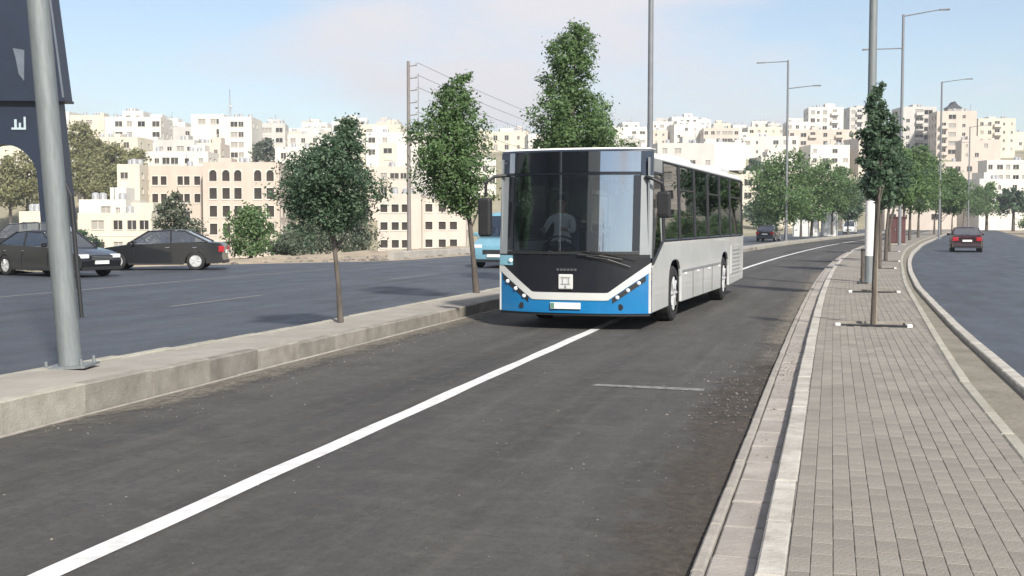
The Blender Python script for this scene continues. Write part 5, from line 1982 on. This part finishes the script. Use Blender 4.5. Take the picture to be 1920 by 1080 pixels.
# the crowd of houses filling the hillside behind and between
HOUSES = [
    (-1.6, 84.8, 263.1, 280.7, 'stone1', 11.0, 'cream house low on the slope beside the navy portal'),
    (91.0, 201.9, 285.8, 281.8, 'stone4', -8.4, 'greyish house low on the slope beside the navy portal'),
    (218.0, 296.2, 268.3, 312.4, 'stone2', -4.5, 'white house low on the slope above the unfinished block'),
    (321.8, 432.7, 237.7, 367.4, 'stone4', -0.4, 'greyish house halfway up the slope above the unfinished block'),
    (516.8, 611.6, 275.7, 280.9, 'stone2', -3.4, 'white house low on the slope right of the tallest tower'),
    (530.2, 626.8, 246.2, 401.9, 'stone3', 10.2, 'pinkish house halfway up the slope behind the leaning median tree'),
    (537.3, 644.7, 250.4, 365.1, 'stone2', -12.1, 'white house halfway up the slope behind the leaning median tree'),
    (687.9, 801.5, 248.4, 310.5, 'stone2', 7.8, 'white house low on the slope beside the utility pole'),
    (773.5, 891.5, 287.9, 282.5, 'stone4', -3.9, 'greyish house low on the slope behind the pointed street tree'),
    (990.2, 1101.6, 251.8, 362.8, 'stone2', 4.8, 'white house halfway up the slope behind the tallest tree'),
    (1113.9, 1195.4, 259.6, 366.5, 'stone4', -11.9, 'greyish house halfway up the slope above the bus front'),
    (1175.2, 1251.3, 243.6, 514.4, 'stone3', 4.7, 'pinkish house high on the hill above the middle of the bus'),
    (1231.2, 1338.6, 268.1, 308.5, 'stone4', 5.3, 'greyish house low on the slope above the middle of the bus'),
    (1261.5, 1325.4, 233.5, 511.5, 'stone2', 10.6, 'white house high on the hill above the middle of the bus'),
    (1316.0, 1400.1, 266.8, 365.5, 'stone2', 13.6, 'white house halfway up the slope above the rear of the bus'),
    (1372.1, 1472.2, 327.1, 312.2, 'stone1', -12.2, 'cream house low on the slope above the rear of the bus'),
    (1344.5, 1400.9, 247.8, 511.3, 'stone2', -0.3, 'white house high on the hill above the rear of the bus'),
    (1389.5, 1513.9, 325.8, 282.9, 'stone1', -13.1, 'cream house low on the slope left of the far double-armed lamp'),
    (1393.3, 1494.5, 255.7, 405.3, 'stone2', -12.0, 'leftmost white house halfway up the slope left of the far double-armed lamp'),
    (1424.5, 1491.2, 294.1, 367.0, 'stone2', 10.9, 'second white house halfway up the slope left of the far double-armed lamp'),
    (1475.1, 1583.9, 338.1, 306.9, 'stone1', 11.4, 'cream house low on the slope right of the far double-armed lamp'),
    (1517.1, 1592.2, 271.5, 395.5, 'stone2', 4.7, 'white house halfway up the slope right of the far double-armed lamp'),
    (1604.3, 1695.5, 259.4, 399.0, 'stone3', 11.3, 'pinkish house halfway up the slope left of the narrow dark tree'),
    (1661.3, 1790.5, 366.6, 283.7, 'stone3', -10.1, 'pinkish house low on the slope near the farthest lamp post'),
    (1801.7, 1871.4, 261.6, 397.9, 'stone3', -8.0, 'pinkish house halfway up the slope at the right edge'),
    (1827.9, 1946.1, 335.7, 286.0, 'stone2', 13.9, 'white house low on the slope at the right edge'),
    (1859.3, 1916.3, 247.3, 518.0, 'stone1', 2.1, 'cream house high on the hill at the right edge'),
    (652, 690, 221, 470, 'stone2', 4, 'small white house on the skyline left of the utility pole'),
    (706, 748, 227, 500, 'stone4', -6, 'small greyish house on the skyline just left of the utility pole'),
    (938, 962, 240, 520, 'stone2', 3, 'tiny white house on the skyline between pointed tree and bus'),
    (962, 990, 244, 480, 'stone3', -5, 'tiny pinkish house on the skyline between pointed tree and bus'),
    (1166, 1198, 229, 560, 'stone2', 5, 'tiny white house on the skyline left of the lamp post behind the bus'),
    (1228, 1262, 221, 610, 'stone4', -7, 'tiny greyish house on the skyline right of the lamp post behind the bus'),
    (1304, 1332, 224, 600, 'stone2', 8, 'tiny white house on the skyline above the middle of the bus'),
    (1336, 1368, 231, 580, 'stone1', -4, 'tiny cream house on the skyline above the bus rear'),
    (1372, 1398, 234, 600, 'stone2', 6, 'tiny white house on the skyline above the far bus corner'),
    (1408, 1436, 227, 620, 'stone2', -8, 'leftmost tiny white house on the skyline left of the far double-armed lamp'),
    (1438, 1462, 231, 600, 'stone4', 4, 'tiny greyish house on the skyline left of the far double-armed lamp'),
    (1488, 1520, 222, 560, 'stone2', -3, 'tiny white house on the skyline right of the far double-armed lamp'),
    (505, 530, 224, 470, 'stone2', 4, 'tiny white house on the skyline right of the tallest tower'),
    (568, 596, 227, 520, 'stone3', -6, 'tiny pinkish house on the skyline left of the leaning median tree'),
    (306, 330, 222, 470, 'stone4', 5, 'tiny greyish house on the skyline left of the tallest tower'),
]
for i, (x0, x1, yt, d, mn, yw, lab) in enumerate(HOUSES):
    building('house', lab, [dict(x0=x0, x1=x1, ytop=yt, d=d, m=M[mn], dep=9 + (i * 7 % 4), skip=.34, side=False, rows=3, band=False)], yaw=R(yw), group='crowd of houses on the far hillside', seed=200 + i)

# buildings and trees to the right of the frame: the bus windows mirror them
for i, (x, y, w, h, m, lab) in enumerate(((98, 165, 26, 17, S3, 'beige balcony block beyond the right road, mirrored in the bus side windows'),
                                          (128, 212, 24, 19, S1, 'cream balcony block beyond the right road, mirrored in the bus side windows'),
                                          (80, 118, 20, 12, S4, 'grey block beyond the right road, outside the frame'),
                                          (168, 290, 30, 24, S3, 'tall beige block farthest along the right road'))):
    px = 960 + F * x / y
    wpx = w * F / y
    hy = HZ - (h - CAM_H) * F / y
    building('apartment_building', lab, [dict(x0=px - wpx / 2, x1=px + wpx / 2, ytop=hy, d=y, m=m, dep=12, cols=7, balc=[1, 4], band=True)], yaw=R(-31), seed=60 + i, base=-.3)
ORD = ['first', 'second', 'third', 'fourth', 'fifth', 'sixth', 'seventh', 'eighth', 'ninth', 'tenth', 'eleventh', 'twelfth', 'thirteenth', 'fourteenth']
for i in range(14):
    s = 62 + i * 10.5
    b = rd(s, 17.5 + 2.2 * math.sin(i * 2.1), -.05)
    k_ = .62 + .16 * math.sin(i * 1.7)
    tree('roadside_tree', ORD[i] + ' green tree along the outer edge of the right road', b, [(0, 0, 0), (0, 0, 1.5), (.1, 0, 3), (0, 0, 4.6 * k_)], .12,
         [(0, 1.0, 1.2), (0, 2.0 * k_, 2.1), (.1, 3.4 * k_, 2.3), (0, 4.6 * k_, 1.6), (0, 5.6 * k_, .4)], 2600, .14, M['leaf'] if i % 3 else M['leaf_dark'], 70 + i, group='trees along the right road', limbs=5)
# dark office blocks behind the viewpoint: the windscreen mirrors them
for i, (x0, x1, y0, y1, h) in enumerate(((-64, -23, -58, -30, 33), (-82, -50, -29, 8, 30))):
    t = thing('office_block', ['dark grey office block mirrored in the left half of the bus windscreen', 'second dark office block mirrored at the windscreen edge'][i], 'building', ((x0 + x1) / 2, y0, -.2))
    MB().box(x0 - (x0 + x1) / 2, x1 - (x0 + x1) / 2, 0, y1 - y0, 0, h).build('wall', M['grey_office'], t)
    MB().box(x0 - (x0 + x1) / 2 - .4, x1 - (x0 + x1) / 2 + .4, -.4, y1 - y0 + .4, h + .002, h + .5).build('roof', M['roof_slab'], t)
    for k in range(8):
        for f_ in range(9):
            u = x0 - (x0 + x1) / 2 + (x1 - x0) * (k + .5) / 8
            o = link('window', window_mesh(2.0, 1.5, 'sash'), t, (u, y1 - y0 + .02, 2 + f_ * 3.2))
            o.rotation_euler = (0, 0, math.pi)

for i, (x, y, h) in enumerate(((-9.5, -25.5, 9.4), (-12.4, -27.5, 8.2), (-3.0, -30.0, 7.6))):
    tree('cypress_tree', ['tallest dark cypress mirrored in the right part of the bus windscreen', 'shorter dark cypress mirrored beside the tallest one', 'lone cypress mirrored at the right rim of the bus windscreen'][i], (x, y, -.1),
         [(0, 0, 0), (0, 0, h * .4), (0, 0, h * .8)], .12, [(0, .6, .5), (0, h * .3, .8), (0, h * .6, .62), (0, h * .85, .3), (0, h, .05)], 2600, .09, M['leaf_grey'], 170 + i, group='cypresses behind the viewpoint', limbs=3)

# --- trees scattered on the far slopes
OL = 'olive trees on the left hillside'
for i, (px, d, rows, lab) in enumerate((
        (150, 262, [(236, 150, 12), (252, 150, 26), (275, 150, 32), (300, 152, 28)], 'olive tree highest on the left slope beside the navy portal'),
        (214, 255, [(276, 212, 14), (290, 212, 26), (310, 214, 32), (330, 214, 26)], 'round olive tree in the middle of the left grove'),
        (250, 252, [(286, 252, 10), (298, 252, 18), (316, 252, 22), (335, 252, 18)], 'olive tree at the right end of the left grove'),
        (160, 245, [(300, 160, 16), (318, 158, 30), (342, 158, 36), (365, 160, 28)], 'large olive tree low in the left grove by the portal'),
        (200, 240, [(322, 202, 16), (338, 202, 28), (358, 202, 34), (380, 202, 28)], 'large pale olive tree above the low cream villa'),
        (182, 258, [(268, 180, 10), (284, 182, 20), (302, 182, 24), (318, 182, 18)], 'small olive tree between two larger ones on the left slope'),
        (235, 236, [(340, 236, 10), (352, 236, 18), (370, 236, 20), (385, 236, 16)], 'small olive tree next to the unfinished block'),
        (52, 240, [(290, 52, 16), (312, 52, 34), (345, 52, 40), (380, 52, 36)], 'yellowish olive tree seen through the portal arch'),
        (20, 236, [(300, 18, 16), (325, 18, 30), (360, 18, 36), (385, 18, 30)], 'olive tree at the far left edge behind the portal'))):
    rows = [(y - 3, c, hw * 1.18) for y, c, hw in rows]
    b = spot(px, d, terrain(spot(px, d).x, d))
    b.z = min(b.z, at(px, rows[-1][0] + 8, d).z)
    tree('olive_tree', lab, b, [(0, 0, 0), (0, 0, at(px, rows[-1][0], d).z - b.z + .5), (.2, 0, at(px, rows[1][0], d).z - b.z)], .3, px_sections(rows, d, b), 2600, .38, M['leaf_olive'], 80 + i, group=OL, limbs=4, clump=.4)
for i, (px, d, rows, m, lab) in enumerate((
        (1332, 380, [(272, 1332, 10), (282, 1330, 20), (296, 1330, 22)], M['leaf_grey'], 'grey-green tree just above the bus roof'),
        (1352, 370, [(270, 1353, 8), (282, 1353, 14), (298, 1353, 16)], M['leaf'], 'green tree just above the bus roof beside the grey-green one'),
        (1412, 330, [(300, 1412, 10), (318, 1412, 18), (345, 1412, 20)], M['leaf_dark'], 'dark tree at the rear end of the bus roof'),
        (500, 330, [(262, 498, 10), (278, 498, 22), (300, 498, 22)], M['leaf_grey'], 'grey tree right of the tallest tower'),
        (1440, 260, [(385, 1425, 20), (400, 1425, 34), (416, 1425, 36)], M['leaf_dark'], 'dark hedge of trees low behind the bus rear'),
        (1640, 300, [(330, 1620, 12), (350, 1618, 22), (375, 1618, 24)], M['leaf_dark'], 'dark tree low behind the right-hand lamp post'),
        (1850, 260, [(345, 1850, 14), (365, 1850, 28), (395, 1850, 30)], M['leaf'], 'green tree at the right edge above the road'),
        (1900, 240, [(352, 1900, 14), (372, 1900, 26), (398, 1900, 28)], M['leaf_dark'], 'dark green tree in the lower right corner of the hillside'))):
    b = spot(px, d, terrain(spot(px, d).x, d))
    b.z = min(b.z, at(px, rows[-1][0] + 6, d).z)
    tree('hillside_tree', lab, b, [(0, 0, 0), (0, 0, at(px, rows[-1][0], d).z - b.z + .5), (.2, 0, at(px, rows[1][0], d).z - b.z)], .3, px_sections(rows, d, b), 1500, .42, m, 95 + i, limbs=4, clump=.4)


# ------------------------------------------------------------------ haze
hz = MB().box(-1700, 2000, -1400, 2500, -17, 110).build('haze', [])
hm = bpy.data.materials.new('haze')
hm.use_nodes = True
hn, hl = hm.node_tree.nodes, hm.node_tree.links
hn.clear()
ho = hn.new('ShaderNodeOutputMaterial')
pv_ = hn.new('ShaderNodeVolumePrincipled')
pv_.inputs['Color'].default_value = (.86, .90, .97, 1)
pv_.inputs['Density'].default_value = 0.0004
pv_.inputs['Anisotropy'].default_value = 0.2
hl.new(pv_.outputs[0], ho.inputs['Volume'])
hz.data.materials.append(hm)
tag(hz, 'thin pale haze over the whole view', 'haze', kind='stuff')
